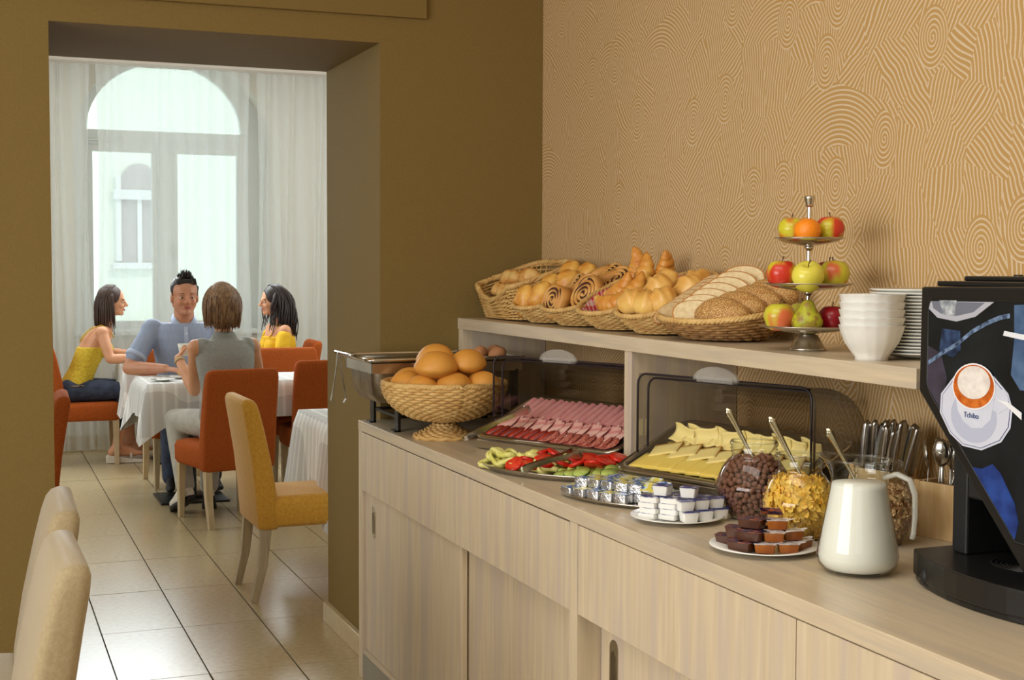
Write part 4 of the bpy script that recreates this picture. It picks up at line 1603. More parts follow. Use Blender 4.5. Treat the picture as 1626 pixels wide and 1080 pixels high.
def jar(label, x, y, ang):
    o = thing('cereal_jar', label, 'jar', (x, y, ZC), ang)
    SY = .88
    obj('glass_body', MB().lathe(JP, 48, sy=SY), M_GLASS, o)
    obj('glass_base', MB().lathe([(0, .001), (.05, .001), (.055, .004), (.05, .009), (0, .009)], 40, sy=SY), M_GLASS, o)
    for s in (-1, 1):
        b = MB()
        pth = [(.052 * cos(2 * pi * i / 40), s * (.069 + .006 * cos(4 * pi * i / 40)), .072 + .050 * sin(2 * pi * i / 40)) for i in range(40)]
        b.tube(pth, .0012, 5, closed=True)
        obj('moulded_ring', b, M_GLASS, o)
    obj('screw_lip', MB().tube([(.0535 * cos(2 * pi * i / 40), .0535 * SY * sin(2 * pi * i / 40), .179) for i in range(40)], .0022, 6, closed=True), M_GLASS, o)
    return o


def spoon(label, M_, m=None, L=.20, bowl=True, name='spoon', group=None):
    """handle along +z from the bowl at the origin"""
    o = thing(name, label, 'spoon' if name == 'spoon' else name.split('_')[-1], M=M_, group=group)
    b = MB()
    rings = []
    for i in range(15):
        t = i / 14
        w = .0036 + .0064 * max(0, (t - .35) / .65) ** 1.4
        if t > .93:
            w *= sqrt(max(.05, 1 - ((t - .93) / .075) ** 2))
        yb = .006 * sin(pi * t)
        th = .0013
        rings.append([(-w, yb, t * L), (-w * .5, yb - th, t * L), (w * .5, yb - th, t * L), (w, yb, t * L), (w * .5, yb + th * .4, t * L), (-w * .5, yb + th * .4, t * L)])
    b.loops(rings)
    obj('handle', b, m or M_SPOON, o)
    if bowl:
        bb_ = MB().grid(lambda u, v: (.019 * cos(2 * pi * u) * sin(pi / 2 * v), .009 * (1 - v ** 2) + .0, -.028 + .030 * sin(2 * pi * u) * sin(pi / 2 * v)), 20, 5, cu=True)
        obj('bowl', bb_, m or M_SPOON, o, solid=.001, fix=False)
    return o


J1, J2, J3 = (-2.672, 1.662), (-2.452, 1.640), (-2.345, 1.762)
jar('glass jar of brown chocolate cereal balls with a spoon, leftmost of the jars', *J1, radians(20))
jar('glass jar of yellow corn flakes with a spoon, between the two other jars', *J2, radians(20))
jar('glass jar of muesli with a spoon, behind the milk jug', *J3, radians(20))
jar_objs = [o for o in bpy.data.objects if o.name.startswith('cereal_jar')]
jar_objs[1].scale = (.90, .90, 1.0)
jar_objs[2].scale = (.92, .92, .97)
lean = [(J1, (-.045, .01, .09), (-.35, -.42, .9), 'spoon standing in the jar of chocolate balls', .165), (J2, (-.03, 0, .09), (-.32, -.40, .9), 'spoon standing in the jar of corn flakes', .170), (J3, (-.02, 0, .08), (-.40, -.5, .85), 'spoon standing in the jar of muesli', .160)]
for (jx, jy), off, d, lab, L in lean:
    base = Vector((jx + .010, jy + .012, ZC + .108)) + (Vector((-.02, -.04, -.01)) if L == .160 else Vector())
    tgt = Vector((-.30, -.36, .85)).normalized()
    zq = Vector((0, 0, 1)).rotation_difference(tgt).to_matrix().to_4x4()
    spoon(lab, T(*base) @ zq @ RZ(radians(60)), L=L)

# chocolate balls: the outer ones one by one, the core as a mass
ball_me = mesh_of('cereal_ball', MB().ell((0, 0, 0), .0068, 10, 7), M_BALL)
rg = random.Random(11)
shell = []
tries = 0
ca = radians(20)
while len(shell) < 290 and tries < 60000:
    tries += 1
    a = rg.uniform(0, 2 * pi)
    z = rg.uniform(.010, .142)
    r = jar_r(z) - .0095
    if z > .134:
        r *= sqrt(rg.random())
    lx, ly = r * cos(a), r * .88 * sin(a)
    wx, wy = lx * cos(ca) - ly * sin(ca), lx * sin(ca) + ly * cos(ca)
    # the side that faces the room
    if (wx * .85 - wy * .53) < -.022 and z < .134:
        continue
    p = Vector((J1[0] + wx, J1[1] + wy, ZC + z))
    if all((p - q).length > .0118 for q in shell):
        shell.append(p)
for p in shell:
    o = bpy.data.objects.new('cereal_ball', ball_me)
    COL.objects.link(o)
    o.location = p
    tag(o, 'small round chocolate cereal ball filling the leftmost glass jar', 'cereal', 'chocolate cereal balls in the jar')
core = MB()
for k in range(420):
    a = rg.uniform(0, 2 * pi); z = rg.uniform(.012, .134)
    r = (jar_r(z) - .018) * sqrt(rg.random()) if k < 170 else jar_r(z) - .019 + rg.uniform(-.004, .008) * (1 if k % 2 else 0)
    core.ell((r * cos(a), r * .88 * sin(a), z), .0068, 8, 6)
tag(stuff(obj('chocolate_balls', core, M_BALL, loc=(J1[0], J1[1], ZC), rot=(0, 0, ca))), 'mass of chocolate cereal balls inside the leftmost jar', 'cereal')


def flake_mass(name, label, J, sc, m, n, size, flat, seed, top=.132):
    rg = random.Random(seed)
    b = MB()
    for k in range(n):
        a = rg.uniform(0, 2 * pi); z = rg.uniform(.008, top)
        r = jar_r(z) - .006 - .012 * rg.random() ** 2
        if z > top - .008:
            r *= sqrt(rg.random())
        c = Vector((r * cos(a), r * .88 * sin(a), z))
        q = Euler((rg.uniform(0, 6), rg.uniform(0, 6), rg.uniform(0, 6))).to_matrix()
        if rg.random() < .7:   # lie against the glass
            nrm = Vector((cos(a), sin(a), .2)).normalized()
            q = Vector((0, 0, 1)).rotation_difference(nrm + Vector((rg.uniform(-.35, .35), rg.uniform(-.35, .35), rg.uniform(-.35, .35)))).to_matrix()
        s = size * rg.uniform(.6, 1.15)
        pts = [(s * (1 + .25 * sin(3 * t + k)) * cos(t), s * .75 * (1 + .25 * cos(2 * t + k)) * sin(t), s * .3 * cos(2 * t)) for t in [2 * pi * i / 7 for i in range(7)]]
        b.loops([[c + q @ Vector((x, y, zz - flat)) for x, y, zz in pts], [c + q @ Vector((x * 1.02, y * 1.02, zz + flat)) for x, y, zz in pts]])
    b.lathe([(0, .006)] + [(max(.002, jar_r(z) - .016), z) for z in (.008, .03, .06, .09, .115, top - .01)] + [(0, top - .006)], 28, sy=.88)
    o = tag(stuff(obj(name, b, m, loc=(J[0], J[1], ZC), rot=(0, 0, ca), smooth=False)), label, 'cereal')
    o.scale = sc
    return o


flake_mass('corn_flakes', 'yellow corn flakes filling the middle glass jar', J2, (.9, .9, 1), M_FLAKE, 1100, .0095, .0006, 3)
flake_mass('muesli', 'brown and beige muesli filling the jar behind the milk jug', J3, (.92, .92, .97), M_OAT, 1700, .0058, .0012, 4, .125)

# ------------------------------------------------------------------ milk jug
JX, JY = -2.125, 1.553
g = thing('milk_jug', 'clear glass jug of white milk beside the coffee machine', 'jug', (JX, JY, ZC), radians(30))


def spout(t, i):
    return 0


gp = [(.044, .0), (.062, .004), (.0735, .018), (.0765, .034), (.0735, .055), (.066, .095), (.0585, .135), (.0535, .162), (.0515, .178), (.0520, .192), (.0555, .208), (.0590, .216)]
glb = MB()
n = 48
rings = []
for i, (r, z) in enumerate(gp):
    ring = []
    for j in range(n):
        t = 2 * pi * j / n
        d = math.cos(t - pi)
        e = max(0, d) ** 10 * .022 * max(0, (i - 8) / 3)
        ring.append(((r + e) * cos(t), (r + e) * sin(t), z + e * .25))
    rings.append(ring)
glb.loops(rings, cap=False)
glb.lathe([(0, .0015), (.044, 0)], n)
obj('glass_body', glb, M_GLASSJ, g, fix=False)
obj('rim', MB().tube([Vector(p) for p in rings[-1]], .0022, 6, closed=True), M_GLASS, g)
hb = MB()
hp = [(.050, 0, .186), (.075, 0, .195), (.100, 0, .186), (.110, 0, .160), (.111, 0, .125), (.109, 0, .09), (.106, 0, .078)]
hb.tube(hp, [.007, .0075, .0075, .007, .0065, .006, .0065], 12, flat=.7)
obj('handle', hb, mat('glass_handle', (232, 236, 226), .05, spec=.8, alpha=.35), g)
mp_ = [(0, .006), (.046, .006), (.060, .009), (.0705, .020), (.0735, .034), (.0705, .055), (.0635, .094), (.056, .134), (.0512, .163), (.0500, .171), (.0, .1715)]
M_MILK = mat('milk', (244, 244, 236), .45, sss=.1)
obj('milk', MB().lathe(mp_, 48), M_MILK, g)

# ------------------------------------------------------------------ wooden cutlery boxes
def cutbox(label, x, y, ang, w, d, h):
    o = thing('cutlery_box', label, 'box', (x, y, ZC), ang)
    t = .009
    obj('side_board', MB().box(-w / 2, w / 2, -d / 2, -d / 2 + t, 0, h), W_BOX, o, smooth=False, bevel=.0015)
    obj('side_board', MB().box(-w / 2, w / 2, d / 2 - t, d / 2, 0, h), W_BOX, o, smooth=False, bevel=.0015)
    obj('end_board', MB().prism([(-d / 2 + t, 0), (d / 2 - t, 0), (d / 2 - t, h - .012), (d / 2 - t - .012, h), (-d / 2 + t + .012, h), (-d / 2 + t, h - .012)], w / 2 - t, w / 2, 'x'), W_BOX, o, smooth=False, bevel=.0015)
    obj('end_board', MB().prism([(-d / 2 + t, 0), (d / 2 - t, 0), (d / 2 - t, h - .012), (d / 2 - t - .012, h), (-d / 2 + t + .012, h), (-d / 2 + t, h - .012)], -w / 2, -w / 2 + t, 'x'), W_BOX, o, smooth=False, bevel=.0015)
    obj('floor_board', MB().box(-w / 2 + t, w / 2 - t, -d / 2 + t, d / 2 - t, 0, .008), W_BOX, o, smooth=False)
    for k in range(4):
        obj('finger_joint', MB().box(-w / 2 - .0008, -w / 2 + .014, -d / 2 - .0008, -d / 2 + t, .02 + .03 * k, .032 + .03 * k), mat('joint_end_grain', (196, 158, 108), .6) if k == 0 else bpy.data.materials['joint_end_grain'], o, smooth=False)
    return o


cutbox('pale wooden box of upright table knives behind the muesli jar', -2.585, 1.955, radians(14), .115, .10, .115)
cutbox('pale wooden box of spoons between knife box and coffee machine', -2.345, 1.945, radians(14), .10, .10, .12)
M_KN = mat('knife_steel', (190, 188, 184), .18, 1.0)
k0 = None
for k in range(15):
    i, j = k % 5, k // 5
    M_ = T(-2.585, 1.955, ZC) @ RZ(radians(14)) @ T(-.038 + .019 * i + rnd.uniform(-.003, .003), -.028 + .028 * j, .012) @ RY(.08 + .05 * i * .7 + rnd.uniform(-.05, .05)) @ RX(rnd.uniform(-.08, .08)) @ RZ(rnd.uniform(.3, 1.3))
    lab = 'steel table knife standing in the wooden box, %s from left in the %s row' % (ORD[i], ('front', 'middle', 'back')[j])
    if k0 is None:
        k0 = thing('table_knife', lab, 'knife', M=M_, group='knives in the wooden box')
        b = MB()
        rings = []
        for q in range(12):
            t = q / 11
            w = .0085 + .0032 * sin(pi * min(1, t * 1.0)) + .001
            if t > .9:
                w *= sqrt(max(.04, 1 - ((t - .9) / .104) ** 2))
            rings.append([(-w, 0, .09 + t * .125), (0, -.0010, .09 + t * .125), (w, 0, .09 + t * .125), (0, .0010, .09 + t * .125)])
        b.loops(rings)
        obj('blade', b, M_KN, k0)
        obj('handle', MB().tube([(0, 0, 0), (0, 0, .004), (0, 0, .05), (0, 0, .092)], [.006, .0075, .0062, .005], 10, flat=.55), M_KN, k0)
    else:
        dup(k0, lab, M=M_ @ Matrix.Scale(rnd.uniform(.93, 1.06), 4))
sp0 = None
for k in range(7):
    M_ = T(-2.345, 1.945, ZC) @ RZ(radians(14)) @ T(-.034 + .0115 * k, -.024 + .024 * (k % 3), .150 + .006 * (k % 2)) @ RX(rnd.uniform(-.15, .15)) @ RY(-.18 + .06 * k) @ RX(pi) @ RZ(rnd.uniform(-1, 1))
    lab = 'steel spoon standing bowl up in the wooden box, %s from the left' % ORD[k]
    if sp0 is None:
        sp0 = spoon(lab, M_, M_KN, .125, group='spoons in the wooden box')
    else:
        dup(sp0, lab, M=M_)

# ------------------------------------------------------------------ bowls and plates on the shelf
bw = None
for k in range(5):
    lab = 'white fluted bowl, %s in the stack on the shelf' % ('lowest', 'second from the bottom', 'third from the bottom', 'fourth from the bottom', 'topmost')[k]
    loc = (-2.412, 1.789, ZS + .0165 * k)
    if bw is None:
        pr = [(0, .006), (.028, .006), (.032, 0), (.035, 0), (.0345, .008), (.046, .022), (.058, .040), (.066, .062), (.0695, .0745), (.0705, .076), (.0685, .076), (.064, .062), (.056, .042), (.043, .024), (.026, .012), (0, .011)]
        bw = tag(obj('white_bowl', MB().lathe(pr, 56, wob=lambda t, i: .0007 * sin(16 * t + i * .5) if 4 <= i <= 8 else 0), M_WHITE, loc=loc), lab, 'bowl', 'stack of white bowls')
    else:
        dup(bw, lab, loc=loc)
pw_ = None
for k in range(20):
    lab = 'white dinner plate in the tall stack beside the bowls, %s from the bottom' % ORD[k]
    loc = (-2.44 + rnd.uniform(-.001, .001), 1.945 + rnd.uniform(-.001, .001), ZS + .0072 * k)
    if pw_ is None:
        pw_ = plate('dinner_plate', lab, -2.44, 1.945, .116, ZS + .003, .013, 'tall stack of white plates')
        pw_.location = loc
    else:
        dup(pw_, lab, loc=loc)

# ------------------------------------------------------------------ three-tier fruit stand
FX, FY = -2.755, 1.858
g = thing('fruit_stand', 'three-tier brushed steel fruit stand on the serving shelf', 'fruit stand', (FX, FY, ZS))
obj('base', MB().lathe([(0, 0), (.044, 0), (.045, .004), (.041, .007), (.034, .020), (.025, .036), (.012, .042), (.0, .043)], 36), M_STEEL, g)
TZ = [(.040, .117), (.142, .108), (.250, .083)]
for z, r in TZ:
    obj('tier_plate', MB().lathe([(0, z), (r * .25, z + .001), (r * .7, z + .008), (r, z + .018), (r, z + .0195), (r * .7, z + .0095), (r * .2, z + .003), (0, z + .002)], 48), M_STEEL, g)
obj('column', MB().lathe([(.0052, .04), (.0052, .345)], 14), M_CHROME, g)
for z in (.142, .25):
    obj('collar', MB().lathe([(.005, z - .012), (.009, z - .008), (.012, z - .001), (.006, z)], 18), M_STEEL, g)
obj('knob', MB().lathe([(.006, .342), (.0085, .344), (.0095, .350), (.0125, .362), (.0135, .366), (.0105, .369), (0, .37)], 24), M_STEEL, g)


def applemat(name, base, blush, amt, third=None):
    m = mat(name, base, .25, col2=blush, scale=17, lo=amt, hi=amt + .14, stretch=(1, 1, .6), detail=2)
    return m


M_AP1 = applemat('red_yellow_apple', (206, 196, 50), (204, 56, 36), .40)
M_AP2 = applemat('yellow_apple', (226, 216, 84), (212, 204, 70), .5)
M_AP3 = applemat('red_apple', (150, 20, 34), (110, 12, 24), .5)
M_AP4 = applemat('blushed_apple', (204, 196, 56), (216, 110, 66), .46)
M_ORA = mat('orange_peel', (246, 142, 20), .4, bump=.25, bscale=260)
M_PEAR = mat('green_pear', (186, 186, 44), .4, col2=(160, 166, 40), scale=40, col3=(150, 120, 50), scale3=50)
M_STEM = mat('fruit_stem', (92, 66, 36), .7)


def fruit(name, label, cat, x, y, z, R, m, kind='apple', rot=0, tilt=0.0):
    o = thing(name, label, cat, M=T(x, y, z) @ RZ(rot) @ RX(tilt))
    if kind == 'apple':
        pr = [(0, .18), (.15, .12), (.35, .02), (.62, .10), (.86, .40), (1.0, .85), (.99, 1.1), (.88, 1.42), (.66, 1.66), (.42, 1.74), (.2, 1.66), (0, 1.52)]
        b = MB().lathe([(r * R, (h - .02) * R) for r, h in pr], 28, wob=lambda t, i: R * .03 * cos(5 * t) if i < 5 else R * .015 * sin(2 * t))
        obj('flesh', b, m, o)
        obj('stem', MB().tube([(0, 0, 1.5 * R), (.02 * R, 0, 1.75 * R), (.14 * R, 0, 2.02 * R)], [.03 * R, .035 * R, .05 * R], 6), M_STEM, o)
    elif kind == 'orange':
        obj('peel', MB().lathe([(R * sin(t), R * (.93 - .93 * cos(t))) for t in [pi * i / 14 for i in range(15)]], 30), m, o)
        obj('navel', MB().lathe([(0, 1.862 * R), (.06 * R, 1.868 * R), (.08 * R, 1.85 * R)], 8), M_STEM, o)
    else:
        pr = [(0, .06), (.4, .0), (.8, .18), (1.0, .62), (.98, .86), (.82, 1.2), (.58, 1.55), (.46, 1.8), (.38, 1.98), (.22, 2.10), (0, 2.12)]
        obj('flesh', MB().lathe([(r * R, h * R) for r, h in pr], 28, wob=lambda t, i: R * .03 * sin(2 * t + i * .4)), m, o)
        obj('stem', MB().tube([(0, 0, 2.1 * R), (.08 * R, 0, 2.4 * R)], [.05 * R, .06 * R], 6), M_STEM, o)
    return o


# image-plane direction "right" in the room and "towards the viewer"
RT, TW = Vector((.36, .93, 0)), Vector((.83, -.55, 0))


def onfs(r, t, tier, rim=.009):
    p = Vector((FX, FY, 0)) + RT * r + TW * t
    return p.x, p.y, ZS + TZ[tier][0] + rim


fruit('apple', 'blushed apple at left on the bottom tier of the fruit stand', 'apple', *onfs(-.068, .030, 0, .008), .0375, M_AP4, rot=1.0)
fruit('pear', 'green pear at the front of the bottom tier', 'pear', *onfs(-.004, .058, 0, .004), .037, M_PEAR, 'pear', rot=.4, tilt=-.08)
fruit('apple', 'dark red apple at right on the bottom tier', 'apple', *onfs(.058, .024, 0, .008), .034, M_AP3, rot=2)
fruit('apple', 'yellow apple at the back of the bottom tier behind the pear', 'apple', *onfs(-.012, -.062, 0, .012), .035, M_AP2, rot=3)
fruit('apple', 'red and yellow apple at left on the middle tier', 'apple', *onfs(-.064, .018, 1), .0365, M_AP1, rot=.3)
fruit('apple', 'plain yellow apple at the front of the middle tier', 'apple', *onfs(-.002, .056, 1, .006), .038, M_AP2, rot=1, tilt=.5)
fruit('apple', 'yellow blushed apple at right on the middle tier', 'apple', *onfs(.062, .026, 1), .0365, M_AP4, rot=4.2, tilt=.2)
fruit('apple', 'brownish red apple at the back of the middle tier', 'apple', *onfs(.050, -.052, 1), .036, M_AP3, rot=2)
fruit('apple', 'red and green apple at left on the top tier', 'apple', *onfs(-.042, .008, 2), .033, M_AP1, rot=2.1)
fruit('orange', 'bright orange at the front of the top tier', 'orange', *onfs(-.004, .042, 2, .006), .0315, M_ORA, 'orange')
fruit('apple', 'red and yellow apple at right on the top tier', 'apple', *onfs(.050, .010, 2), .035, M_AP1, rot=5.0)
fruit('orange', 'orange at the back of the top tier', 'orange', *onfs(-.012, -.045, 2), .0315, M_ORA, 'orange')

# ------------------------------------------------------------------ coffee machine
g = thing('coffee_machine', 'tall black coffee machine with coffee cup picture on its front', 'coffee machine', (0, 0, 0))
YM = 1.615
obj('upper_body', MB().box(-2.030, -1.60, YM + .03, 2.03, 1.285, 1.515), M_BLACKM, g, smooth=False, bevel=.006)
obj('column', MB().box(-1.995, -1.60, 1.80, 2.03, 1.03, 1.285).box(-1.995, -1.955, YM + .05, 1.80, 1.03, 1.285).box(-1.66, -1.60, YM + .05, 1.80, 1.03, 1.285).box(-1.955, -1.66, YM + .05, 1.80, 1.135, 1.285), M_BLACKM, g, smooth=False, bevel=.004)
outl = [(-2.033, 1.516), (-2.034, 1.325), (-1.735, 1.02), (-1.60, 1.02), (-1.60, 1.522)]
obj('front_plate', MB().prism(outl, YM, YM + .03, 'y'), M_BLACK, g, smooth=False, bevel=.004)
obj('top_lid', MB().box(-2.015, -1.60, YM + .02, 2.03, 1.517, 1.527).box(-1.99, -1.60, YM + .06, 2.0, 1.527, 1.536), M_BLACK, g, smooth=False, bevel=.003)
for x in (-1.90, -1.80):
    obj('lid_screw', MB().lathe([(0, 1.539), (.008, 1.539), (.009, 1.536)], 12, (x, 1.72, 0)), M_BLACK, g)
bp_ = MB()
bpoly = [(-2.04, 1.66)]
for k in range(13):
    t = k / 12
    bpoly.append((-2.04 + .46 * t, 1.615 - .062 * sin(pi * t) ** .8))
bpoly += [(-1.58, 1.66), (-1.58, 2.03), (-2.04, 2.03)]
bp_.prism(bpoly, ZC + .012, 1.03, 'z')
bp_.prism([(x * 1.0, y + .006) for x, y in bpoly], ZC, ZC + .012, 'z')
obj('drip_base', bp_, M_BLACK, g, smooth=False, bevel=.003)
gr_ = MB()
for k in range(7):
    gr_.lathe([(.006 + .009 * k, 1.0315), (.010 + .009 * k, 1.0325), (.010 + .009 * k, 1.0305), (.006 + .009 * k, 1.0305)], 36, (-1.845, 1.70, 0), sy=.8)
obj('drip_grate', gr_, M_BLACK, g)
obj('base_button', MB().ell((-1.965, 1.585, .995), (.012, .01, .016), 14, 10), M_BLACKM, g)
obj('spout', MB().caps((-1.82, 1.70, 1.15), (-1.82, 1.70, 1.12), .012, .008, 12).caps((-1.86, 1.70, 1.15), (-1.86, 1.70, 1.12), .012, .008, 12), M_BLACK, g)


def flat(name, poly, m, d, parent):
    return obj(name, MB().prism(poly, YM - d, YM - d + .0004, 'y'), m, parent, smooth=False)


pan_ = [(-2.009, 1.478), (-2.006, 1.488), (-1.998, 1.493), (-1.62, 1.497), (-1.62, 1.02 + .07), (-1.777, 1.092), (-2.0, 1.322), (-2.010, 1.341)]
M_PIC = mat('picture_dark_marble', (26, 34, 40), .18, col2=(14, 20, 26), scale=14, lo=.3, hi=.7)
pic = flat('front_picture', pan_, M_PIC, .0012, g)
edge = MB().tube([(x, YM - .001, z) for x, z in pan_], .0016, 5, closed=True)
obj('picture_edge', edge, M_BLACK, g)


def ellp(cx, cz, a, b, n=32, rot=0, sh=0):
    return [(cx + a * cos(t) * cos(rot) - b * sin(t) * sin(rot), cz + a * cos(t) * sin(rot) + b * sin(t) * cos(rot)) for t in [2 * pi * i / n for i in range(n)]]


def pm(name, c, rough=.2, c2=None, sc=20):
    return mat(name, c, rough, col2=c2, scale=sc)


flat('printed_marble', [(-2.011, 1.41), (-1.973, 1.398), (-1.955, 1.354), (-1.97, 1.296), (-2.008, 1.335)], pm('print_violet_grey', (70, 66, 82), .2, (52, 50, 62)), .0017, pic)
flat('printed_tray', [(-2.006, 1.490), (-2.009, 1.477), (-1.984, 1.461), (-1.933, 1.456), (-1.885, 1.466), (-1.839, 1.493)], pm('print_silver', (176, 178, 190)), .0017, pic)
flat('printed_tray_well', [(-2.0, 1.490), (-1.996, 1.478), (-1.975, 1.469), (-1.933, 1.466), (-1.89, 1.474), (-1.862, 1.491)], pm('print_tray_grey', (112, 116, 130)), .0020, pic)
flat('printed_glass', [(-1.98, 1.4925), (-1.933, 1.494), (-1.937, 1.468), (-1.967, 1.467)], pm('print_glass', (206, 212, 216), .2, (120, 130, 140), 60), .0023, pic)
flat('printed_tumbler', [(-1.971, 1.442), (-1.923, 1.44), (-1.92, 1.407), (-1.939, 1.392), (-1.978, 1.398)], pm('print_blue', (52, 74, 112), .2, (24, 36, 58), 60), .0017, pic)
vein = [(-2.007, 1.379), (-1.965, 1.399), (-1.928, 1.418), (-1.892, 1.439), (-1.853, 1.458), (-1.823, 1.466), (-1.8, 1.472)]
flat('printed_vein', [(x, z + .003 + .002 * (i % 2)) for i, (x, z) in enumerate(vein)] + [(x, z - .003 - .002 * ((i + 1) % 2)) for i, (x, z) in reversed(list(enumerate(vein)))], pm('print_vein', (126, 150, 186), .2, (40, 56, 80), 80), .0020, pic)
flat('printed_pot', [(-1.791, 1.489), (-1.70, 1.494), (-1.70, 1.348), (-1.773, 1.348), (-1.795, 1.372), (-1.789, 1.431)], pm('print_steel_blue', (96, 124, 160), .2, (60, 84, 120), 16), .0017, pic)
flat('printed_pot_handle', [(-1.815, 1.437), (-1.77, 1.432), (-1.70, 1.434), (-1.70, 1.442), (-1.77, 1.441), (-1.812, 1.445)], pm('print_white_line', (226, 230, 236)), .0024, pic)
flat('printed_cloth', [(-1.884, 1.204), (-1.86, 1.204), (-1.834, 1.216), (-1.814, 1.203), (-1.779, 1.157), (-1.769, 1.126), (-1.777, 1.096)], pm('print_deep_blue', (42, 74, 150), .2, (24, 44, 104), 24), .0017, pic)
sau = [(-1.936, 1.358), (-1.896, 1.384), (-1.834, 1.366), (-1.799, 1.34), (-1.788, 1.315), (-1.792, 1.282), (-1.813, 1.256), (-1.861, 1.236), (-1.909, 1.238), (-1.943, 1.256), (-1.971, 1.291), (-1.969, 1.325)]
sc_ = (sum(p[0] for p in sau) / len(sau), sum(p[1] for p in sau) / len(sau))


def shrink(k):
    return [(sc_[0] + (x - sc_[0]) * k, sc_[1] + (z - sc_[1]) * k) for x, z in sau]


flat('printed_saucer', sau, pm('print_saucer', (206, 210, 226)), .0026, pic)
flat('printed_saucer_line', shrink(.95), pm('print_navy', (50, 60, 120)), .0029, pic)
flat('printed_saucer_top', shrink(.935), bpy.data.materials['print_saucer'], .0032, pic)
flat('printed_saucer_well', ellp(-1.882, 1.293, .058, .046), pm('print_shade', (182, 188, 210)), .0035, pic)
flat('printed_cup_side', [(-1.932, 1.335), (-1.922, 1.30), (-1.908, 1.282), (-1.886, 1.272), (-1.859, 1.275), (-1.838, 1.292), (-1.829, 1.34)], pm('print_cup', (214, 218, 232), .2, (196, 202, 220), 12), .0038, pic)
flat('printed_cup_handle', [(-1.836, 1.345), (-1.806, 1.346), (-1.797, 1.332), (-1.800, 1.314), (-1.82, 1.304), (-1.838, 1.310), (-1.834, 1.320), (-1.815, 1.318), (-1.812, 1.332), (-1.835, 1.332)], bpy.data.materials['print_cup'], .0036, pic)
flat('printed_spoon', [(-1.825, 1.327), (-1.803, 1.320), (-1.765, 1.299), (-1.765, 1.311), (-1.798, 1.326)], pm('print_spoon', (232, 234, 238)), .0042, pic)
flat('printed_cup_rim', ellp(-1.8825, 1.345, .0545, .0405, rot=.08), pm('print_rim', (236, 236, 240)), .0044, pic)
flat('printed_coffee', ellp(-1.8825, 1.345, .0515, .0378, rot=.08), pm('print_coffee', (214, 120, 50), .2, (178, 84, 30), 60), .0048, pic)
flat('printed_foam', ellp(-1.8815, 1.352, .0415, .0290, rot=.08), pm('print_foam', (238, 232, 226), .2, (214, 206, 200), 50), .0052, pic)
tc_ = bpy.data.curves.new('cup_lettering', 'FONT')
tc_.body = 'Tchibo'
tc_.size = .0135
tc_.extrude = .0001
tmp = bpy.data.objects.new('tmp_text', tc_)
COL.objects.link(tmp)
tme = bpy.data.meshes.new_from_object(tmp.evaluated_get(bpy.context.evaluated_depsgraph_get()))
bpy.data.objects.remove(tmp)
tme.materials.clear(); tme.materials.append(pm('print_lettering', (40, 70, 130)))
lt = obj('cup_lettering', tme, None, pic)
lt.matrix_local = T(-1.905, YM - .0052, 1.290) @ RX(pi / 2)

# ------------------------------------------------------------------ upholstered chairs
M_ORANGE = mat('orange_fabric', (176, 90, 40), .9, col2=(164, 80, 34), scale=90, bump=.2, bscale=260, spec=.1)
M_YELLOW = mat('mustard_fabric', (222, 168, 70), .85, col2=(212, 154, 58), scale=70, bump=.2, bscale=260, spec=.2, sheen=.3)
M_BEIGE = mat('beige_velour', (172, 156, 122), .9, col2=(164, 146, 112), scale=120, bump=.3, bscale=300, spec=.2, sheen=.5)
M_GLEG = mat('greyed_beech', (190, 174, 144), .5, col2=(174, 156, 126), scale=10, stretch=(6, 6, .6))


def rbox_rings(cx, cy, sx, sy, r, z, n=4):
    return [(cx + x, cy + y, z) for x, y in rr(-sx / 2, sx / 2, -sy / 2, sy / 2, r, n)]


def chair(label, x, y, rot, m, leg, group):
    """faces local +x"""
    o = thing('dining_chair', label, 'chair', (x, y, 0), rot, group)
    b = MB()
    b.loops([rbox_rings(.03, 0, .40, .43, .02, .345), rbox_rings(.03, 0, .435, .455, .03, .365), rbox_rings(.03, 0, .44, .46, .035, .45), rbox_rings(.03, 0, .42, .44, .035, .478), rbox_rings(.03, 0, .36, .38, .04, .488)])
    obj('seat', b, m, o)
    b = MB()
    rings = []
    for z, cx, t, w in ((.335, -.195, .085, .43), (.35, -.196, .10, .455), (.5, -.208, .10, .46), (.65, -.228, .092, .46), (.8, -.256, .084, .458), (.88, -.273, .078, .455), (.915, -.281, .070, .446), (.932, -.285, .052, .425), (.939, -.287, .026, .39)):
        rings.append(rbox_rings(cx, 0, t, w, min(t, .06) * .42, z))
    b.loops(rings)
    obj('backrest', b, m, o)
    sb = MB().tube([(-.145, -.19, .478), (-.145, .19, .478)], .004, 5)
    obj('seam', sb, m, o)
    for sx, sy in ((1, -1), (1, 1), (-1, -1), (-1, 1)):
        lb = MB()
        if sx > 0:
            lb.loops([rbox_rings(.215 + .0, sy * .195, .032, .032, .003, 0, 1), rbox_rings(.21, sy * .192, .048, .046, .003, .36, 1)])
        else:
            lb.loops([rbox_rings(-.262, sy * .192, .032, .034, .003, 0, 1), rbox_rings(-.225, sy * .192, .042, .04, .003, .16, 1), rbox_rings(-.205, sy * .192, .050, .044, .003, .36, 1)])
        obj('leg', lb, leg, o, smooth=False)
    return o


OG = 'orange chairs of the dining room'
ch0 = chair('orange dining chair under the woman in the grey vest', -8.262, 1.40, radians(193), M_ORANGE, W_LEG, OG)


def more(label, x, y, deg):
    return dup(ch0, label, loc=(x, y, 0), rot=(0, 0, radians(deg)))


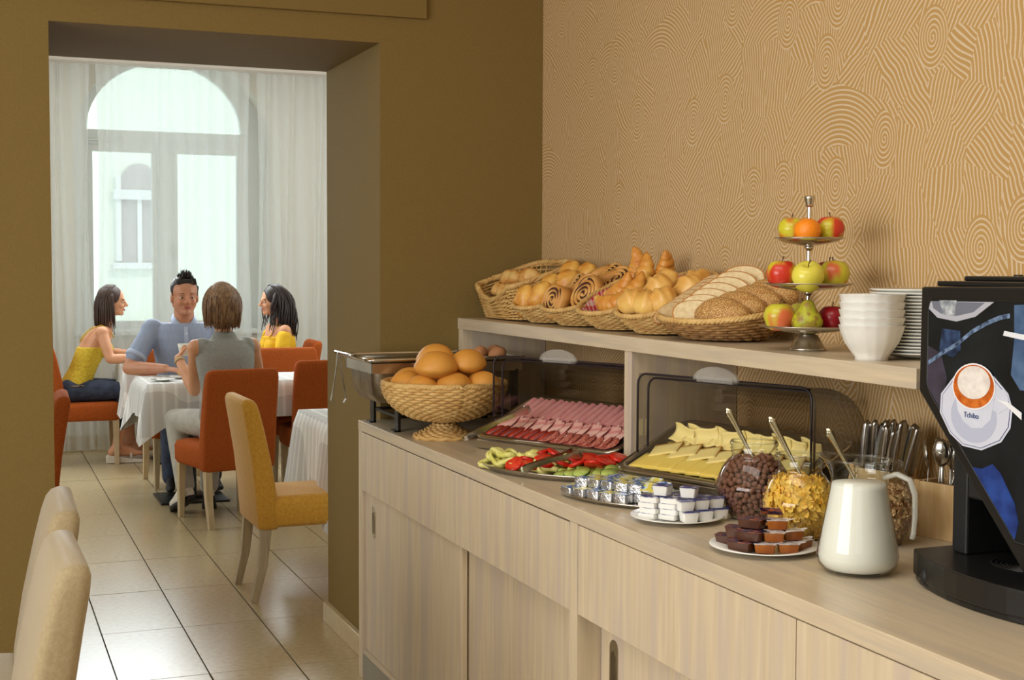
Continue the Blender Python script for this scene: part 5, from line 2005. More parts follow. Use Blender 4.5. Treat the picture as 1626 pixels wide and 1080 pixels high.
more('orange dining chair under the girl in the yellow vest top', -11.07, .80, 90)
more('orange dining chair under the man in the blue shirt', -9.80, 1.34, 3)
more('orange dining chair across the table right of the seated woman', -9.70, 2.16, 0)
more('orange dining chair under the woman with long dark curls', -10.93, 2.30, -92)
more('orange dining chair at the near table side, cut by the opening\'s edge', -8.88, 2.14, 180)
more('orange dining chair at left, half hidden by the wall edge', -6.79, .10, -92)
yc_ = chair('mustard yellow dining chair just inside the opening', -6.36, 1.435, radians(91), M_YELLOW, M_GLEG, 'yellow chair')
del yc_['group']
bc = chair('beige upholstered chair at bottom left nearer the olive wall', -3.72, -.075, radians(-91), M_BEIGE, W_LEG, 'beige chairs at bottom left')
dup(bc, 'beige upholstered chair at bottom left nearest the viewer', loc=(-3.06, -.105, 0), rot=(0, 0, radians(-89)))

# ------------------------------------------------------------------ tables with cloths
M_CL2 = M_CLOTH


def table(label, clabel, x0, x1, y0, y1, zt, drop, peds, seed):
    cx, cy = (x0 + x1) / 2, (y0 + y1) / 2
    o = thing('dining_table', label, 'table', (cx, cy, 0))
    obj('tabletop', MB().box(x0 - cx + .01, x1 - cx - .01, y0 - cy + .01, y1 - cy - .01, zt - .035, zt - .004), M_BLACK, o, smooth=False)
    for px, py in peds:
        obj('pedestal_base', MB().box(px - cx - .22, px - cx + .22, py - cy - .22, py - cy + .22, 0, .014).box(px - cx - .07, px - cx + .07, py - cy - .07, py - cy + .07, .014, .03), M_BLACK, o, smooth=False, bevel=.004)
        obj('column', MB().lathe([(.038, .014), (.038, zt - .03)], 20, (px - cx, py - cy, 0)), M_BLACK, o)
    b = MB()
    W, D = x1 - x0, y1 - y0
    per = []
    for side in range(4):
        n = 22 if side % 2 == 0 else 34
        for k in range(n):
            t = k / n
            if side == 0:
                per.append((-W / 2 + W * t, -D / 2, 0, -1))
            elif side == 1:
                per.append((W / 2, -D / 2 + D * t, 1, 0))
            elif side == 2:
                per.append((W / 2 - W * t, D / 2, 0, 1))
            else:
                per.append((-W / 2, D / 2 - D * t, -1, 0))
    N_ = len(per)
    rings = [[(x * .02, y * .02, 0) for x, y, _, _ in per], [(x * .6, y * .6, 0) for x, y, _, _ in per], [(x * .985, y * .985, 0) for x, y, _, _ in per]]
    V = 7
    for v in range(1, V + 1):
        t = v / V
        ring = []
        for k, (x, y, nx, ny) in enumerate(per):
            dcx, dcy = W / 2 - abs(x), D / 2 - abs(y)
            dc = sqrt(dcx ** 2 + dcy ** 2)
            corner = max(0, 1 - dc / (drop * .95))
            dr = drop + .155 * corner ** 1.3
            sx_, sy_ = (1 if x > 0 else -1), (1 if y > 0 else -1)
            fl = .014 + .004 * sin(k * 1.1 + seed) + .006 * sin(k * .5 + 2 * seed)
            ox = nx * fl * t + sx_ * corner * .055 * t
            oy = ny * fl * t + sy_ * corner * .055 * t
            ring.append((x + nx * .008 + ox, y + ny * .008 + oy, -.004 - dr * t))
        rings.append(ring)
    b.loops(rings, cap=False)
    b.f.append(tuple(range(N_ - 1, -1, -1))); b.m.append(0)
    c = tag(obj('tablecloth', b, M_CL2, loc=(cx, cy, zt + .003), fix=False), clabel, 'tablecloth')
    return o, c


TZ1 = .79
table('dark table with square foot plates between the man and the woman in the vest', 'white plaid cloth on the table between the man and the woman in the vest', -9.53, -8.79, 1.0, 2.78, TZ1, .225, ((-9.10, 1.32), (-9.10, 2.45)), 1)
table('dark table by the curtain between the girl and the curly-haired woman', 'white plaid cloth on the table by the curtain', -11.35, -10.56, 1.06, 1.98, TZ1, .24, ((-10.95, 1.52),), 2)
table('dark table behind the opening\'s right edge', 'white plaid cloth on the table before the mustard chair', -7.02, -6.18, 1.57, 2.5, TZ1, .34, ((-6.6, 2.05),), 3)

# tableware on the man's table
def cup_mb(R, h):
    return MB().lathe([(0, .004), (R * .5, .004), (R * .55, 0), (R * .6, .002), (R * .78, h * .3), (R * .93, h * .7), (R, h), (R * .96, h), (R * .88, h * .68), (R * .7, h * .3), (R * .4, .008), (0, .008)], 32)


zt = TZ1 + .004
tag(obj('saucer', MB().lathe(plate_prof(.078, .012), 40), M_WHITE, loc=(-9.02, 1.13, zt)), 'white saucer at the corner of the cloth before the man', 'saucer')
spoon('small teaspoon lying on the white saucer', T(-9.02, 1.10, zt + .019) @ RX(-pi / 2) @ RY(.3), M_CHROME, .12, name='teaspoon')
tag(obj('side_plate', MB().lathe(plate_prof(.10, .013), 40), M_WHITE, loc=(-9.20, 1.30, zt)), 'white plate with croissant behind the woman\'s hand', 'plate')
dup(c0, 'golden croissant on the white plate behind the woman\'s hand', M=T(-9.19, 1.31, zt + .035) @ RZ(1.2))

# ------------------------------------------------------------------ people
M_SK1 = mat('skin_tanned', (200, 142, 110), .5, sss=.12, col2=(196, 130, 96), scale=12)
M_SK2 = mat('skin_fair', (222, 164, 126), .5, sss=.12, col2=(212, 152, 114), scale=12)
M_EYE = mat('eye_white', (196, 186, 178), .35)
M_IRIS = mat('iris_dark', (40, 28, 22), .3)
M_LIPS = mat('lips', (176, 92, 84), .45)
M_HBLK = mat('black_hair', (34, 25, 22), .45, bump=.4, bscale=180)
M_HBRN = mat('dark_brown_hair', (78, 52, 40), .42, col2=(54, 36, 28), scale=40, stretch=(8, 8, 1), bump=.4, bscale=160)
M_CURL = mat('dark_curls', (46, 30, 26), .4, col2=(34, 22, 20), scale=30, bump=.4, bscale=160)
M_HLGT = mat('streaked_brown_hair', (108, 76, 50), .45, col2=(170, 130, 88), scale=26, stretch=(6, 6, .8), lo=.42, hi=.66, bump=.4, bscale=120)
M_SHIRT = mat('blue_striped_shirt', (158, 170, 196), .8, col2=(146, 158, 184), scale=60, stretch=(1, 8, .3), bump=.2, bscale=60)
M_VEST = mat('grey_linen_vest', (158, 158, 152), .85, col2=(146, 146, 142), scale=90, bump=.2, bscale=200)
M_TOPY = mat('yellow_lace_top', (226, 200, 62), .8, col2=(206, 172, 44), scale=60, bump=.5, bscale=90)
M_TOPG = mat('golden_yellow_top', (240, 192, 26), .75, col2=(226, 172, 16), scale=16, bump=.2, bscale=40)
M_JEAN = mat('dark_blue_jeans', (58, 68, 92), .8, col2=(40, 48, 68), scale=18, bump=.4, bscale=60)
M_LINEN = mat('light_grey_trousers', (190, 186, 176), .85, col2=(178, 174, 164), scale=20, bump=.3, bscale=40)
M_SHOE = mat('white_shoe', (226, 218, 204), .5)
M_SOLE = mat('dark_shoe_sole', (40, 34, 32), .7)


def head_local(b, s, neckdrop=.10, fem=True):
    """head in its own frame: chin level at z=0, face towards +x; returns nothing, adds shapes"""
    w = .94 if fem else 1.0
    b.ell((-.008, 0, .142), (.094 * s, .076 * s * w, .088 * s), 22, 16)
    b.ell((.024 * s, 0, .082), (.064 * s, .064 * s * w, .080 * s), 20, 14)
    b.ell((.064 * s, 0, .022), (.024 * s, .022 * s, .020 * s), 12, 8)
    for q in (-1, 1):
        b.caps((-.01, q * .050 * w * s, .06), (.056 * s, q * .018 * s, .022), .022 * s, .018 * s, 10)
        b.ell((.062 * s, q * .036 * s * w, .078), (.026 * s, .022 * s, .022 * s), 12, 8)
        b.ell((-.004, q * .076 * s * w, .100), (.017 * s, .008 * s, .030 * s), 12, 8)
    b.caps((.080 * s, -.030 * s, .130), (.080 * s, .030 * s, .130), .011 * s, .011 * s, 10)
    b.caps((.088 * s, 0, .122), (.108 * s, 0, .084), .008 * s, .0125 * s, 10)
    b.caps((.096 * s, -.011 * s, .080), (.096 * s, .011 * s, .080), .009 * s, .009 * s, 8)
    b.caps((.082 * s, -.016 * s, .050), (.082 * s, .016 * s, .050), .010 * s, .010 * s, 8)
    return b


def hand(b, wrist, d, n, s=1.0, curl=.5, thumb=1, spread=.010):
    """palm + five fingers; d points along the fingers, n out of the back of the hand"""
    d, n = Vector(d).normalized(), Vector(n).normalized()
    n = (n - d * n.dot(d)).normalized()
    w = d.cross(n)
    W = Vector(wrist)
    k0 = len(b.v)
    for q in (-.022, -.007, .008, .022):
        b.caps(W + w * q * .7 * s + d * .012 * s, W + w * q * 1.15 * s + d * .082 * s, .0125 * s, .0115 * s, 8)
    lens = (.060, .072, .076, .066)
    for i, q in enumerate((-.030, -.011, .010, .030)):
        base = W + w * q * s + d * .086 * s
        L = lens[i] * s
        a1, a2, a3 = curl * .7, curl * 1.5, curl * 2.1
        dd = d + w * (q * 5 * spread / .010 * .22)
        p = base
        r = .0092 * s
        for a, fL in ((a1, .44), (a2, .32), (a3, .24)):
            t = (dd.normalized() * cos(a) - n * sin(a))
            q2 = p + t * L * fL
            b.caps(p, q2, r, r * .9, 8)
            p = q2
            r *= .9
    tb = W + w * (thumb * .026) * s + d * .022 * s - n * .006 * s
    t1 = tb + (d * .6 + w * thumb * .7 - n * .25).normalized() * .036 * s
    t2 = t1 + (d * .85 + w * thumb * .25 - n * .35).normalized() * .030 * s
    b.caps(tb, t1, .0125 * s, .0105 * s, 8)
    b.caps(t1, t2, .0102 * s, .008 * s, 8)
    return b


def ring_el(c, rx, ry, n=20, tilt=0):
    return [(c[0] + rx * cos(2 * pi * i / n), c[1] + ry * sin(2 * pi * i / n), c[2] + tilt * cos(2 * pi * i / n) * rx) for i in range(n)]


def strands(b, roots, tips, r0, r1, mid=None, n=6, wav=0., seed=0, k=9):
    rg = random.Random(seed)
    for a, c in zip(roots, tips):
        a, c = Vector(a), Vector(c)
        m = Vector(mid(a, c)) if mid else (a + c) / 2
        ph = rg.uniform(0, 6)
        path, rad = [], []
        for i in range(k):
            t = i / (k - 1)
            p = a * (1 - t) ** 2 + m * 2 * t * (1 - t) + c * t * t
            p = p + Vector((sin(t * 9 + ph), cos(t * 8 + ph), 0)) * wav * t
            path.append(p)
            rad.append((r0 * (1 - t) + r1 * t) * (1 - .55 * t ** 4) * (.7 + .3 * min(1, t * 4)))
        b.tube(path, rad, n)
    return b


class Fig:
    def __init__(s, label, x, y, rot, sc, lean=0., fem=True, skin=None, hyaw=0., hpitch=0., hroll=0., hs=1.0):
        s.o = thing('person', label, 'person', (x, y, 0), rot)
        s.sc, s.lean, s.fem, s.skin = sc, lean, fem, skin
        s.SZ = .49
        s.H = lambda dz: s.SZ + sc * dz
        s.cx = lambda dz: lean * max(0, dz - .08) * sc * 1.6
        hz = .66
        s.hm = T(s.cx(hz) + .030, 0, s.H(hz)) @ RZ(hyaw) @ RY(hpitch) @ RX(hroll) @ Matrix.Scale(sc * hs, 4)
        s.sh = (.172 if fem else .192) * sc
        s.body = MB()

    def torso(s, b, grow=0., z0=.02, z1=.60, wide=1.0):
        f = 1 if s.fem else 1.1
        prof = [(.00, .115, .165), (.08, .118, .172), (.16, .108, .160), (.25, .098, .138), (.33, .104, .146), (.42, .116, .160), (.49, .112, .168), (.54, .095, .166), (.58, .072, .120), (.605, .055, .075)]
        rings = []
        for dz, rx, ry in prof:
            if z0 - .001 <= dz <= z1 + .001:
                rings.append(ring_el((s.cx(dz), 0, s.H(dz)), (rx * s.sc * f + grow), (ry * s.sc * f * wide + grow)))
        b.loops(rings)
        if s.fem and z1 > .45 and z0 < .4:
            for q in (-1, 1):
                b.ell((s.cx(.42) + .085 * s.sc, q * .065 * s.sc, s.H(.405)), (.052 * s.sc + grow, .058 * s.sc + grow, .058 * s.sc + grow), 14, 10)
        return b

    def shoulder(s, q):
        return Vector((s.cx(.535), q * s.sh, s.H(.535)))

    def arm(s, b, q, el, wr, grow=0., upto=2.0):
        sh = s.shoulder(q)
        el, wr = Vector(el), Vector(wr)
        f = s.sc * (1 if s.fem else 1.10)
        ru, rm, re, rf, rw = .046 * f, .043 * f, .036 * f, .040 * f, .0255 * f
        e2 = sh.lerp(el, min(1, upto))
        b.ell(sh, (.052 * f + grow,) * 3, 14, 10)
        m = sh.lerp(el, .45)
        if upto > .5:
            b.caps(sh, m, ru + grow, rm + grow, 14)
            b.caps(m, e2, rm + grow, (re if upto >= 1 else rm * .98) + grow, 14)
        else:
            b.caps(sh, e2, ru + grow, rm + grow, 14)
        if upto > 1:
            m2 = el.lerp(wr, .28)
            b.caps(el, m2, re + grow, rf + grow, 14)
            b.caps(m2, wr, rf + grow, rw + grow, 14)
        return b

    def legs(s, b, knees, ankles, grow=0., short=1.0):
        f = s.sc * (1 if s.fem else 1.06)
        for q, kn, an in zip((-1, 1), knees, ankles):
            hip = Vector((.0, q * .088 * s.sc, s.H(.085)))
            kn, an = Vector(kn), Vector(an)
            m = hip.lerp(kn, .5)
            b.ell(hip, (.105 * f + grow, .09 * f + grow, .09 * f + grow), 16, 10)
            b.caps(hip, m, .084 * f + grow, .074 * f + grow, 16)
            b.caps(m, kn, .074 * f + grow, .058 * f + grow, 16)
            c = kn.lerp(an, .3)
            b.caps(kn, c, .055 * f + grow, .055 * f + grow, 16)
            e = c.lerp(an, short)
            b.caps(c, e, .055 * f + grow, (.055 - .018 * short) * f + grow + (.012 if grow and short > .8 else 0), 16)
        return b

    def foot(s, b, an, d, pitch=0.):
        d = Vector(d).normalized()
        an = Vector(an)
        heel = an - d * .045 + Vector((0, 0, -.055))
        ball = an + d * .125 + Vector((0, 0, -.062 - pitch))
        toe = an + d * .185 + Vector((0, 0, -.066 - pitch))
        b.caps(an, heel, .036, .032, 10)
        b.caps(heel, ball, .030, .034, 10, flat=.9)
        b.caps(an, ball, .034, .030, 10)
        b.caps(ball, toe, .034, .024, 10, flat=.7)
        return heel, ball, toe

    def head(s):
        k0 = len(s.body.v)
        head_local(s.body, 1.0, fem=s.fem)
        s.body.xf(s.hm, k0)
        nb = Vector((s.cx(.58), 0, s.H(.575)))
        nt_ = s.hm @ Vector((-.02, 0, .07))
        r = (.046 if s.fem else .058) * s.sc
        s.body.caps(nb, nt_, r * 1.12, r, 16)

    def face(s, brow=None, lipcol=None):
        hm = s.hm
        sc = s.sc

        def sub(name, b, m, label=None):
            b.xf(hm)
            o = obj(name, b, m, s.o)
            return o
        for q in (-1, 1):
            sub('eye', MB().ell((.0768, q * .031, .1075), (.0118, .0115, .0042), 14, 10), M_EYE)
            sub('iris', MB().ell((.0868, q * .0305, .1077), (.0036, .0058, .0045), 12, 8), M_IRIS)
            sub('eyebrow', MB().tube([(.0885, q * .017, .1315), (.0875, q * .030, .1345), (.078, q * .045, .1305)], [.0022, .003, .0016], 6, flat=.8), brow or M_HBLK)
        sub('lips', MB().tube([(.085, -.024, .056), (.0905, -.014, .0515), (.0925, 0, .0505), (.0905, .014, .0515), (.085, .024, .056)], [.0022, .004, .0045, .004, .0022], 8).tube([(.087, -.017, .0495), (.0925, 0, .0445), (.087, .017, .0495)], [.0025, .005, .0025], 8), lipcol or M_LIPS)

    def finish(s, size=.0062):
        vobj('body', s.body, s.skin, s.o, size, 3, .5)

    def cloth(s, name, b, m, size=.0075, smooth=5):
        return vobj(name, b, m, s.o, size, smooth, .6)

    def hair(s, b, m, voxel_=0, name='hair'):
        b.xf(s.hm)
        if voxel_:
            return vobj(name, b, m, s.o, voxel_, 2, .5)
        return obj(name, b, m, s.o)


# --- the man
p = Fig('man with short spiky black hair in blue short-sleeved shirt, facing the viewer', -9.80, 1.375, radians(-2), 1.13, lean=.09, fem=False, skin=M_SK1, hyaw=radians(4), hpitch=.04, hs=1.04)
p.hm = T(0, 0, -.035) @ p.hm
b = p.body
p.torso(b, -.006)
rel, rwr = (.19, -.385, .838), (.42, -.165, .848)     # his right arm rests on the cloth
lel, lwr = (.17, .33, .86), (.50, .185, .870)
p.arm(b, -1, rel, rwr); p.arm(b, 1, lel, lwr)
hand(b, rwr, (.55, .85, -.10), (.1, -.1, 1), 1.08, .45, -1)
hand(b, lwr, (.55, -.80, .05), (.2, .35, .9), 1.08, .75, 1)
kn, an = [(.42, -.13, .555), (.42, .13, .555)], [(.42, -.13, .11), (.42, .15, .11)]
p.legs(b, kn, an, -.01)
p.head(); p.finish(); p.face()
sb = MB(); p.torso(sb, .010, 0, .58, 1.02); p.arm(sb, -1, rel, rwr, .017, .70); p.arm(sb, 1, lel, lwr, .017, .70)
p.cloth('shirt', sb, M_SHIRT)
cb = MB()
zc_ = p.H(.60)
for q in (-1, 1):
    c0_ = Vector((p.cx(.6) - .035, q * .02, zc_ + .042))
    cb.add([(p.cx(.6) - .07, q * .002, zc_ + .045), (p.cx(.6) - .03, q * .072, zc_ + .040), (p.cx(.6) + .045, q * .060, zc_ + .012), (p.cx(.6) + .095, q * .018, zc_ - .045),
            (p.cx(.6) - .075, q * .002, zc_ - .005), (p.cx(.6) - .035, q * .088, zc_ - .002), (p.cx(.6) + .06, q * .090, zc_ - .038), (p.cx(.6) + .115, q * .050, zc_ - .085)],
           [(0, 1, 5, 4), (1, 2, 6, 5), (2, 3, 7, 6)])
obj('collar', cb, mat('pale_blue_collar', (176, 188, 212), .8), p.o, solid=.006, fix=False)
def shirt_front(dz):
    r = {.2: .118, .3: .116, .4: .132, .5: .128, .56: .100}[dz]
    return (p.cx(dz) + r * p.sc * 1.0 + .006, 0, p.H(dz))
obj('button_placket', MB().loops([[(x_ + .004, -.014, z_), (x_ + .010, -.012, z_), (x_ + .010, .012, z_), (x_ + .004, .014, z_)] for x_, _, z_ in [shirt_front(d) for d in (.2, .3, .4, .5, .56)]]), bpy.data.materials['pale_blue_collar'], p.o, smooth=False)
for d in (.3, .4, .5):
    x_, _, z_ = shirt_front(d)
    obj('button', MB().ell((x_ + .011, 0, z_ + .02), (.003, .0055, .0055), 10, 6), M_WHITE, p.o)
obj('shirt_pocket', MB().loops([[(p.cx(.42) + .128 * p.sc + dx_, y_, z_) for y_, z_, dx_ in ((.05, p.H(.345), .006), (.135, p.H(.345), -.024), (.135, p.H(.43), -.022), (.05, p.H(.43), .008))], [(p.cx(.42) + .128 * p.sc + dx_ + .005, y_, z_) for y_, z_, dx_ in ((.05, p.H(.345), .006), (.135, p.H(.345), -.024), (.135, p.H(.43), -.022), (.05, p.H(.43), .008))]]), M_SHIRT, p.o, smooth=False)
for q, e_ in ((-1, rel), (1, lel)):
    s_ = p.shoulder(q); a_ = s_.lerp(Vector(e_), .64); c_2 = s_.lerp(Vector(e_), .74)
    obj('sleeve_cuff', MB().tube([a_, a_.lerp(c_2, .1), a_.lerp(c_2, .9), c_2], [.062, .0745, .0745, .062], 18, cap=False), bpy.data.materials['pale_blue_collar'], p.o, solid=.004, fix=False)
tb = MB(); p.legs(tb, kn, an, .006); tb.ell((0, 0, p.H(.06)), (.14, .19, .1), 16, 10)
p.cloth('trousers', tb, M_JEAN, .009)
for q, a in zip((-1, 1), an):
    fb = MB(); p.foot(fb, a, (1, q * .15, 0)); p.cloth('shoe', fb, M_SOLE, .009, 2)
hb = MB()
hb.ell((-.022, 0, .158), (.093, .0795, .082), 24, 16)
hb.caps((.050, -.038, .205), (.050, .038, .205), .022, .022, 10)
for q in (-1, 1):
    hb.caps((.005, q * .071, .165), (.018, q * .072, .118), .014, .005, 8)
rg = random.Random(5)
rts, tps = [], []
for k in range(190):
    a = rg.uniform(-1.0, 1.0); t_ = rg.uniform(-.08, .068)
    r_ = Vector((t_, .060 * a, .226 - .042 * a * a - 3.2 * max(0, -t_) ** 2))
    rts.append(r_); tps.append(r_ + Vector((.012 + rg.uniform(-.01, .014), -.010 * a + rg.uniform(-.008, .008), .030 + rg.uniform(0, .022) * (1 - a * a))))
p.hair(hb, M_HBLK, .007)
s2 = MB(); strands(s2, rts, tps, .0062, .0014, k=4, n=5); p.hair(s2, M_HBLK, 0, 'hair_spikes')

# --- the woman in the grey vest, seen from behind
p = Fig('woman with brown bob in grey sleeveless vest, seen from behind holding a cup', -8.315, 1.44, radians(190), 1.04, lean=.10, fem=True, skin=M_SK2, hyaw=radians(-8), hpitch=.02, hs=1.06)
b = p.body
p.torso(b, -.004)
# local frame: +x away from the viewer, +y towards image left
WM = (T(-8.315, 1.44, 0) @ RZ(radians(190))).inverted()


def wl(x, y, z):
    return WM @ Vector((x, y, z))


lel, lwr = wl(-8.60, 1.275, .765), wl(-8.80, 1.205, .955)
rel, rwr = wl(-8.62, 1.69, .80), wl(-8.84, 1.56, .835)
# her left side is image left (local -y after the half turn)
qL = -1 if lel.y < 0 else 1
p.arm(b, qL, lel, lwr); p.arm(b, -qL, rel, rwr)
cupc = wl(-8.885, 1.262, 1.005)
hand(b, lwr, (cupc - lwr) + Vector((0, 0, .03)), wl(-8.80, 1.0, .98) - lwr, 1.0, .8, 1)
hand(b, rwr, (1, .3, 0), (0, 0, 1), .98, .5, 1)
kn = [wl(-8.72, 1.17, .575), wl(-8.76, 1.42, .575)]
an = [wl(-8.50, 1.20, .175), wl(-8.60, 1.36, .15)]
if kn[0].y > kn[1].y:
    kn.reverse(); an.reverse()
p.legs(b, kn, an, -.01)
p.head(); p.finish(); p.face(M_HBRN)
sb = MB(); p.torso(sb, .013, 0, .58, 1.0)
sb.ell(p.shoulder(1) + Vector((0, -.035, .0)), (.070, .058, .062), 14, 10); sb.ell(p.shoulder(-1) + Vector((0, .035, .0)), (.070, .058, .062), 14, 10)
sb.loops([ring_el((p.cx(.56), 0, p.H(.585)), .068, .086), ring_el((p.cx(.6) - .006, 0, p.H(.63)), .056, .060)])
p.cloth('vest', sb, M_VEST)
obj('back_seam', MB().tube([(p.cx(d) - r * p.sc - .011, 0, p.H(d)) for d, r in ((.06, .118), (.16, .108), (.25, .098), (.33, .104), (.42, .116), (.49, .113), (.54, .097))], .0022, 5), M_VEST, p.o)
tb = MB(); p.legs(tb, kn, an, .008, .96); tb.ell((-.01, 0, p.H(.065)), (.145, .185, .105), 18, 12)
p.cloth('trousers', tb, M_LINEN, .009)
for a, d, pt in zip(an, (WM.to_3x3() @ Vector((.55, -.25, 0)), WM.to_3x3() @ Vector((.5, .2, 0))), (.0, .0)):
    pass
for i, a in enumerate(an):
    fb = MB()
    d = (WM.to_3x3() @ Vector((-.6, -.22 if i else .1, 0))).normalized()
    a = Vector(a)
    heel, toe = a - d * .045 + Vector((0, 0, -.035)), a + d * .15 + Vector((0, 0, -.125 if i else -.148))
    fb.caps(a, heel, .036, .034, 10); fb.caps(heel, toe, .034, .030, 12); fb.caps(a, toe, .034, .026, 10)
    p.cloth('shoe', fb, M_SHOE, .008, 2)
    sl = MB()
    sd = d.cross(Vector((0, 0, 1))).normalized()
    nn = (toe - heel).normalized()
    up = sd.cross(nn)
    rings = []
    for t, w in ((-.14, .016), (0, .032), (.3, .034), (.65, .042), (.95, .038), (1.14, .018)):
        c = heel.lerp(toe, t) - (up if up.z > 0 else -up) * .030
        rings.append([c - sd * w * 1.1 - up * .013, c + sd * w * 1.1 - up * .013, c + sd * w * 1.1 + up * .011, c - sd * w * 1.1 + up * .011])
    sl.loops(rings)
    obj('sole', sl, M_SOLE, p.o)
hb = MB()
hb.ell((-.022, 0, .140), (.110, .094, .102), 26, 18)
hb.ell((-.018, 0, .176), (.082, .074, .078), 22, 14)
hb.ell((-.045, 0, .060), (.080, .086, .085), 22, 14)
for q in (-1, 1):
    hb.ell((.015, q * .074, .075), (.060, .024, .080), 16, 12)
p.hair(hb, M_HLGT, .008)
rg = random.Random(9)
rts, tps = [], []
for k in range(190):
    a = rg.uniform(-1, 1) * 2.35 + pi
    rts.append((-.015 + .035 * cos(a), .03 * sin(a), .236))
    rr_ = rg.uniform(.92, 1.04)
    tps.append((-.022 + .098 * rr_ * cos(a) * (.86 if cos(a) < 0 else .9), .096 * rr_ * sin(a), rg.uniform(-.045, .03) + .05 * abs(sin(a)) * .5))
s2 = MB()
strands(s2, rts, tps, .010, .0035, mid=lambda a, c: (c.x * 1.42 - .006, c.y * 1.36, .17), k=9, n=5)
p.hair(s2, M_HLGT, 0, 'hair_strands')
obj('earring', MB().ell(p.hm @ Vector((0, qL * .085, .045)), (.006, .006, .014), 8, 6), M_BLACK, p.o)
wv = (lel - lwr).normalized()
obj('wristwatch', MB().tube([lwr + wv * .018, lwr + wv * .034], [.031, .032], 18, cap=False), mat('watch_strap', (196, 172, 128), .4, .3), p.o, solid=.005, fix=False)
cu = thing('coffee_cup', 'white cup held up by the woman in the grey vest', 'cup', M=T(-8.885, 1.262, .965) @ RZ(.4))
obj('cup_body', cup_mb(.050, .078), M_WHITE, cu)
obj('handle', MB().tube([(.040, 0, .06), (.064, 0, .062), (.070, 0, .045), (.058, 0, .026), (.038, 0, .022)], .005, 8), M_WHITE, cu)

# --- the girl at the window, facing right
p = Fig('girl with long brown hair in yellow vest top and jeans, facing right', -11.06, .70, radians(88), 1.0, lean=.30, fem=True, skin=M_SK2, hyaw=radians(-6), hpitch=.02)
b = p.body
p.torso(b, -.004, wide=.92)
GM = (T(-11.06, .70, 0) @ RZ(radians(88))).inverted()


def gl(x, y, z):
    return GM @ Vector((x, y, z))


e1, w1 = gl(-10.80, .965, .825), gl(-10.78, 1.20, .832)
e2, w2 = gl(-11.22, 1.00, .85), gl(-11.12, 1.22, .832)
p.arm(b, -1, e1, w1); p.arm(b, 1, e2, w2)
hand(b, w1, gl(-10.83, 1.40, .825) - w1, (0, 0, 1), .95, .35, 1)
hand(b, w2, gl(-11.00, 1.40, .825) - w2, (0, 0, 1), .95, .35, -1)
kn, an = [(.40, -.10, .565), (.42, .12, .57)], [(.33, -.11, .14), (.44, .13, .14)]
p.legs(b, kn, an, -.008)
for a in an:
    p.foot(b, a, (1, 0, 0))
p.head(); p.finish(); p.face(M_HBRN)
sb = MB(); p.torso(sb, .010, 0.02, .47, .94)
p.cloth('vest_top', sb, M_TOPY)
for q in (-1, 1):
    obj('strap', MB().tube([(p.cx(.44) - .112, q * .072, p.H(.455)), (p.cx(.50) - .108, q * .080, p.H(.51)), (p.cx(.555) - .078, q * .090, p.H(.562)), (p.cx(.575) - .02, q * .094, p.H(.592)), (p.cx(.56) + .04, q * .092, p.H(.57)), (p.cx(.52) + .105, q * .080, p.H(.49))], .007, 6, flat=.5), M_TOPY, p.o)
tb = MB(); p.legs(tb, kn, an, .008, .45); tb.ell((-.01, 0, p.H(.055)), (.13, .172, .095), 18, 12)
p.cloth('jeans', tb, M_JEAN, .009)
obj('belt', MB().tube([((p.cx(.13) + .128 * cos(t)), .172 * sin(t), p.H(.125)) for t in [2 * pi * i / 30 for i in range(30)]], .012, 8, closed=True, flat=.5), mat('woven_belt', (170, 140, 92), .6, col2=(60, 44, 32), scale=40), p.o)
obj('belt_pouch', MB().box(-.165, -.125, -.13, -.085, p.H(.06), p.H(.12)), mat('pouch', (150, 130, 116), .6), p.o, smooth=False, bevel=.006)
for a in an:
    a = Vector(a)
    obj('wedge_sandal', MB().prism([(a.x - .085, .002), (a.x + .185, .002), (a.x + .195, .022), (a.x + .10, .036), (a.x - .075, .066), (a.x - .09, .05)], a.y - .042, a.y + .042, 'y'), M_SHOE, p.o, smooth=False, bevel=.006)
    obj('sandal_strap', MB().tube([(a.x + .10, a.y - .042, .03), (a.x + .10, a.y - .03, .075), (a.x + .10, a.y + .03, .075), (a.x + .10, a.y + .042, .03)], .012, 6, flat=.5), M_SHOE, p.o)
hb = MB()
hb.ell((-.022, 0, .150), (.100, .084, .094), 24, 16)
hb.ell((-.055, 0, .06), (.062, .078, .10), 20, 14)
hb.ell((-.070, 0, -.03), (.045, .075, .10), 18, 12)
p.hair(hb, M_HBRN, .008)
rg = random.Random(21)
rts, tps = [], []
for k in range(150):
    a = rg.uniform(-1, 1) * 1.95 + pi
    rts.append((.0 + .045 * cos(a), .012 * (1 if sin(a) > 0 else -1) + .02 * sin(a), .240))
    tps.append((-.035 + .075 * cos(a) + rg.uniform(-.02, .02), .088 * sin(a) + rg.uniform(-.01, .01), rg.uniform(-.14, -.05)))
for k in range(10):      # loose lengths in front of the shoulder
    q = rg.choice((-1, 1))
    rts.append((.0, q * .07, .17)); tps.append((.005 + rg.uniform(-.02, .03), q * (.080 + rg.uniform(-.01, .02)), rg.uniform(-.19, -.06)))
s2 = MB()
strands(s2, rts, tps, .0125, .005, mid=lambda a, c: (c.x * 1.05 - .030, c.y * 1.12, .16), wav=.004, seed=3, k=10, n=5)
p.hair(s2, M_HBRN, 0, 'hair_strands')

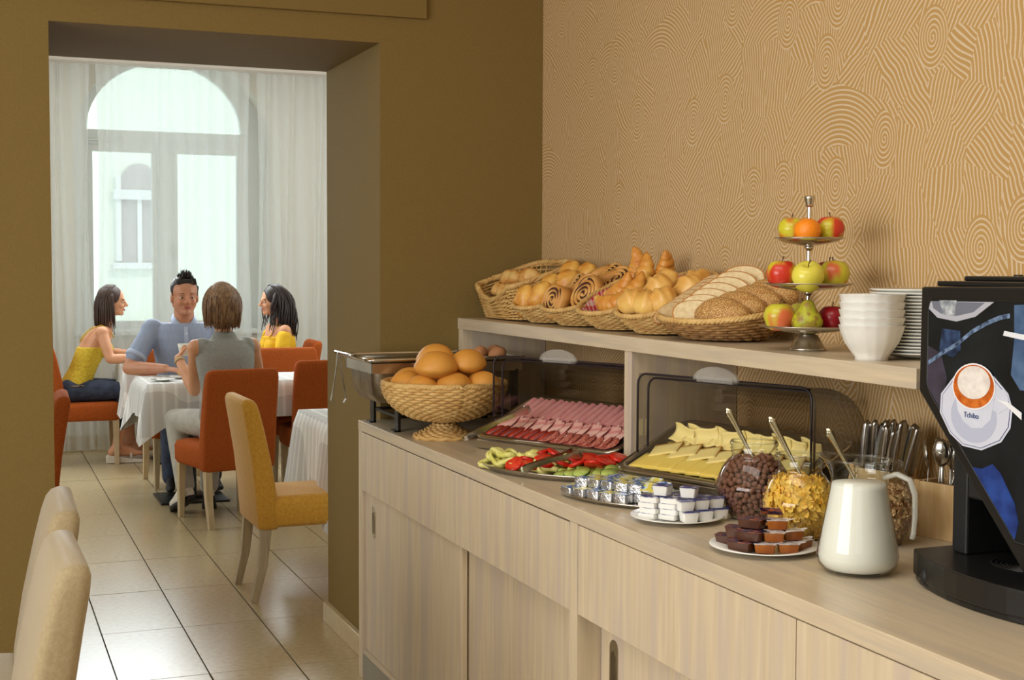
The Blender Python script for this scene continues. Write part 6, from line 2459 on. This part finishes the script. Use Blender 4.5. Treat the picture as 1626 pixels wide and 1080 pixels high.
# --- the woman with curls, facing left
p = Fig('woman with long dark curls in golden yellow off-shoulder top, facing left', -10.92, 2.335, radians(-84), 1.0, lean=.06, fem=True, skin=M_SK2, hyaw=radians(2), hpitch=.03)
b = p.body
p.torso(b, -.004)
e1, w1 = (.10, -.235, .80), (.34, -.13, .835)
e2, w2 = (.10, .235, .80), (.34, .13, .835)
p.arm(b, -1, e1, w1); p.arm(b, 1, e2, w2)
hand(b, w1, (1, .3, 0), (0, 0, 1), .95, .4, 1); hand(b, w2, (1, -.3, 0), (0, 0, 1), .95, .4, -1)
kn, an = [(.42, -.10, .565), (.42, .10, .565)], [(.40, -.11, .13), (.42, .12, .13)]
p.legs(b, kn, an, -.008)
for a in an:
    p.foot(b, a, (1, 0, 0))
p.head(); p.finish(); p.face(M_HBLK)
sb = MB(); p.torso(sb, .013, 0.0, .49, .98)
for q, e in ((-1, e1), (1, e2)):
    s_, e_ = p.shoulder(q), Vector(e)
    sb.caps(s_.lerp(e_, .22), s_.lerp(e_, .58), .062, .060, 14)
p.cloth('top', sb, M_TOPG)
for q in (-1, 1):
    obj('strap', MB().tube([(p.cx(.46) - .10, q * .085, p.H(.48)), (p.cx(.56) - .04, q * .105, p.H(.585)), (p.cx(.56) + .03, q * .105, p.H(.585)), (p.cx(.52) + .105, q * .085, p.H(.48))], .008, 6, flat=.5), M_TOPG, p.o)
tb = MB(); p.legs(tb, kn, an, .008, .9); tb.ell((-.01, 0, p.H(.055)), (.13, .172, .095), 18, 12)
p.cloth('jeans', tb, M_JEAN, .009)
hb = MB()
hb.ell((-.024, 0, .150), (.104, .090, .098), 24, 16)
hb.ell((-.065, 0, .05), (.080, .098, .12), 20, 14)
hb.ell((-.085, 0, -.07), (.070, .100, .13), 18, 12)
p.hair(hb, M_CURL, .008)
rg = random.Random(31)
rts, tps = [], []
for k in range(170):
    a = rg.uniform(-1, 1) * 2.0 + pi
    rts.append((.0 + .05 * cos(a), .03 * sin(a), .242))
    tps.append((-.055 + .10 * cos(a) + rg.uniform(-.03, .02), .115 * sin(a) + rg.uniform(-.015, .015), rg.uniform(-.24, -.08)))
for k in range(20):
    q = rg.choice((-1, 1))
    rts.append((.0, q * .072, .18)); tps.append((.01 + rg.uniform(-.03, .05), q * (.085 + rg.uniform(-.01, .025)), rg.uniform(-.17, -.06)))
s2 = MB()
strands(s2, rts, tps, .012, .006, mid=lambda a, c: (c.x * 1.1 - .03, c.y * 1.2, .15), wav=.019, seed=8, k=14, n=5)
p.hair(s2, M_CURL, 0, 'hair_strands')
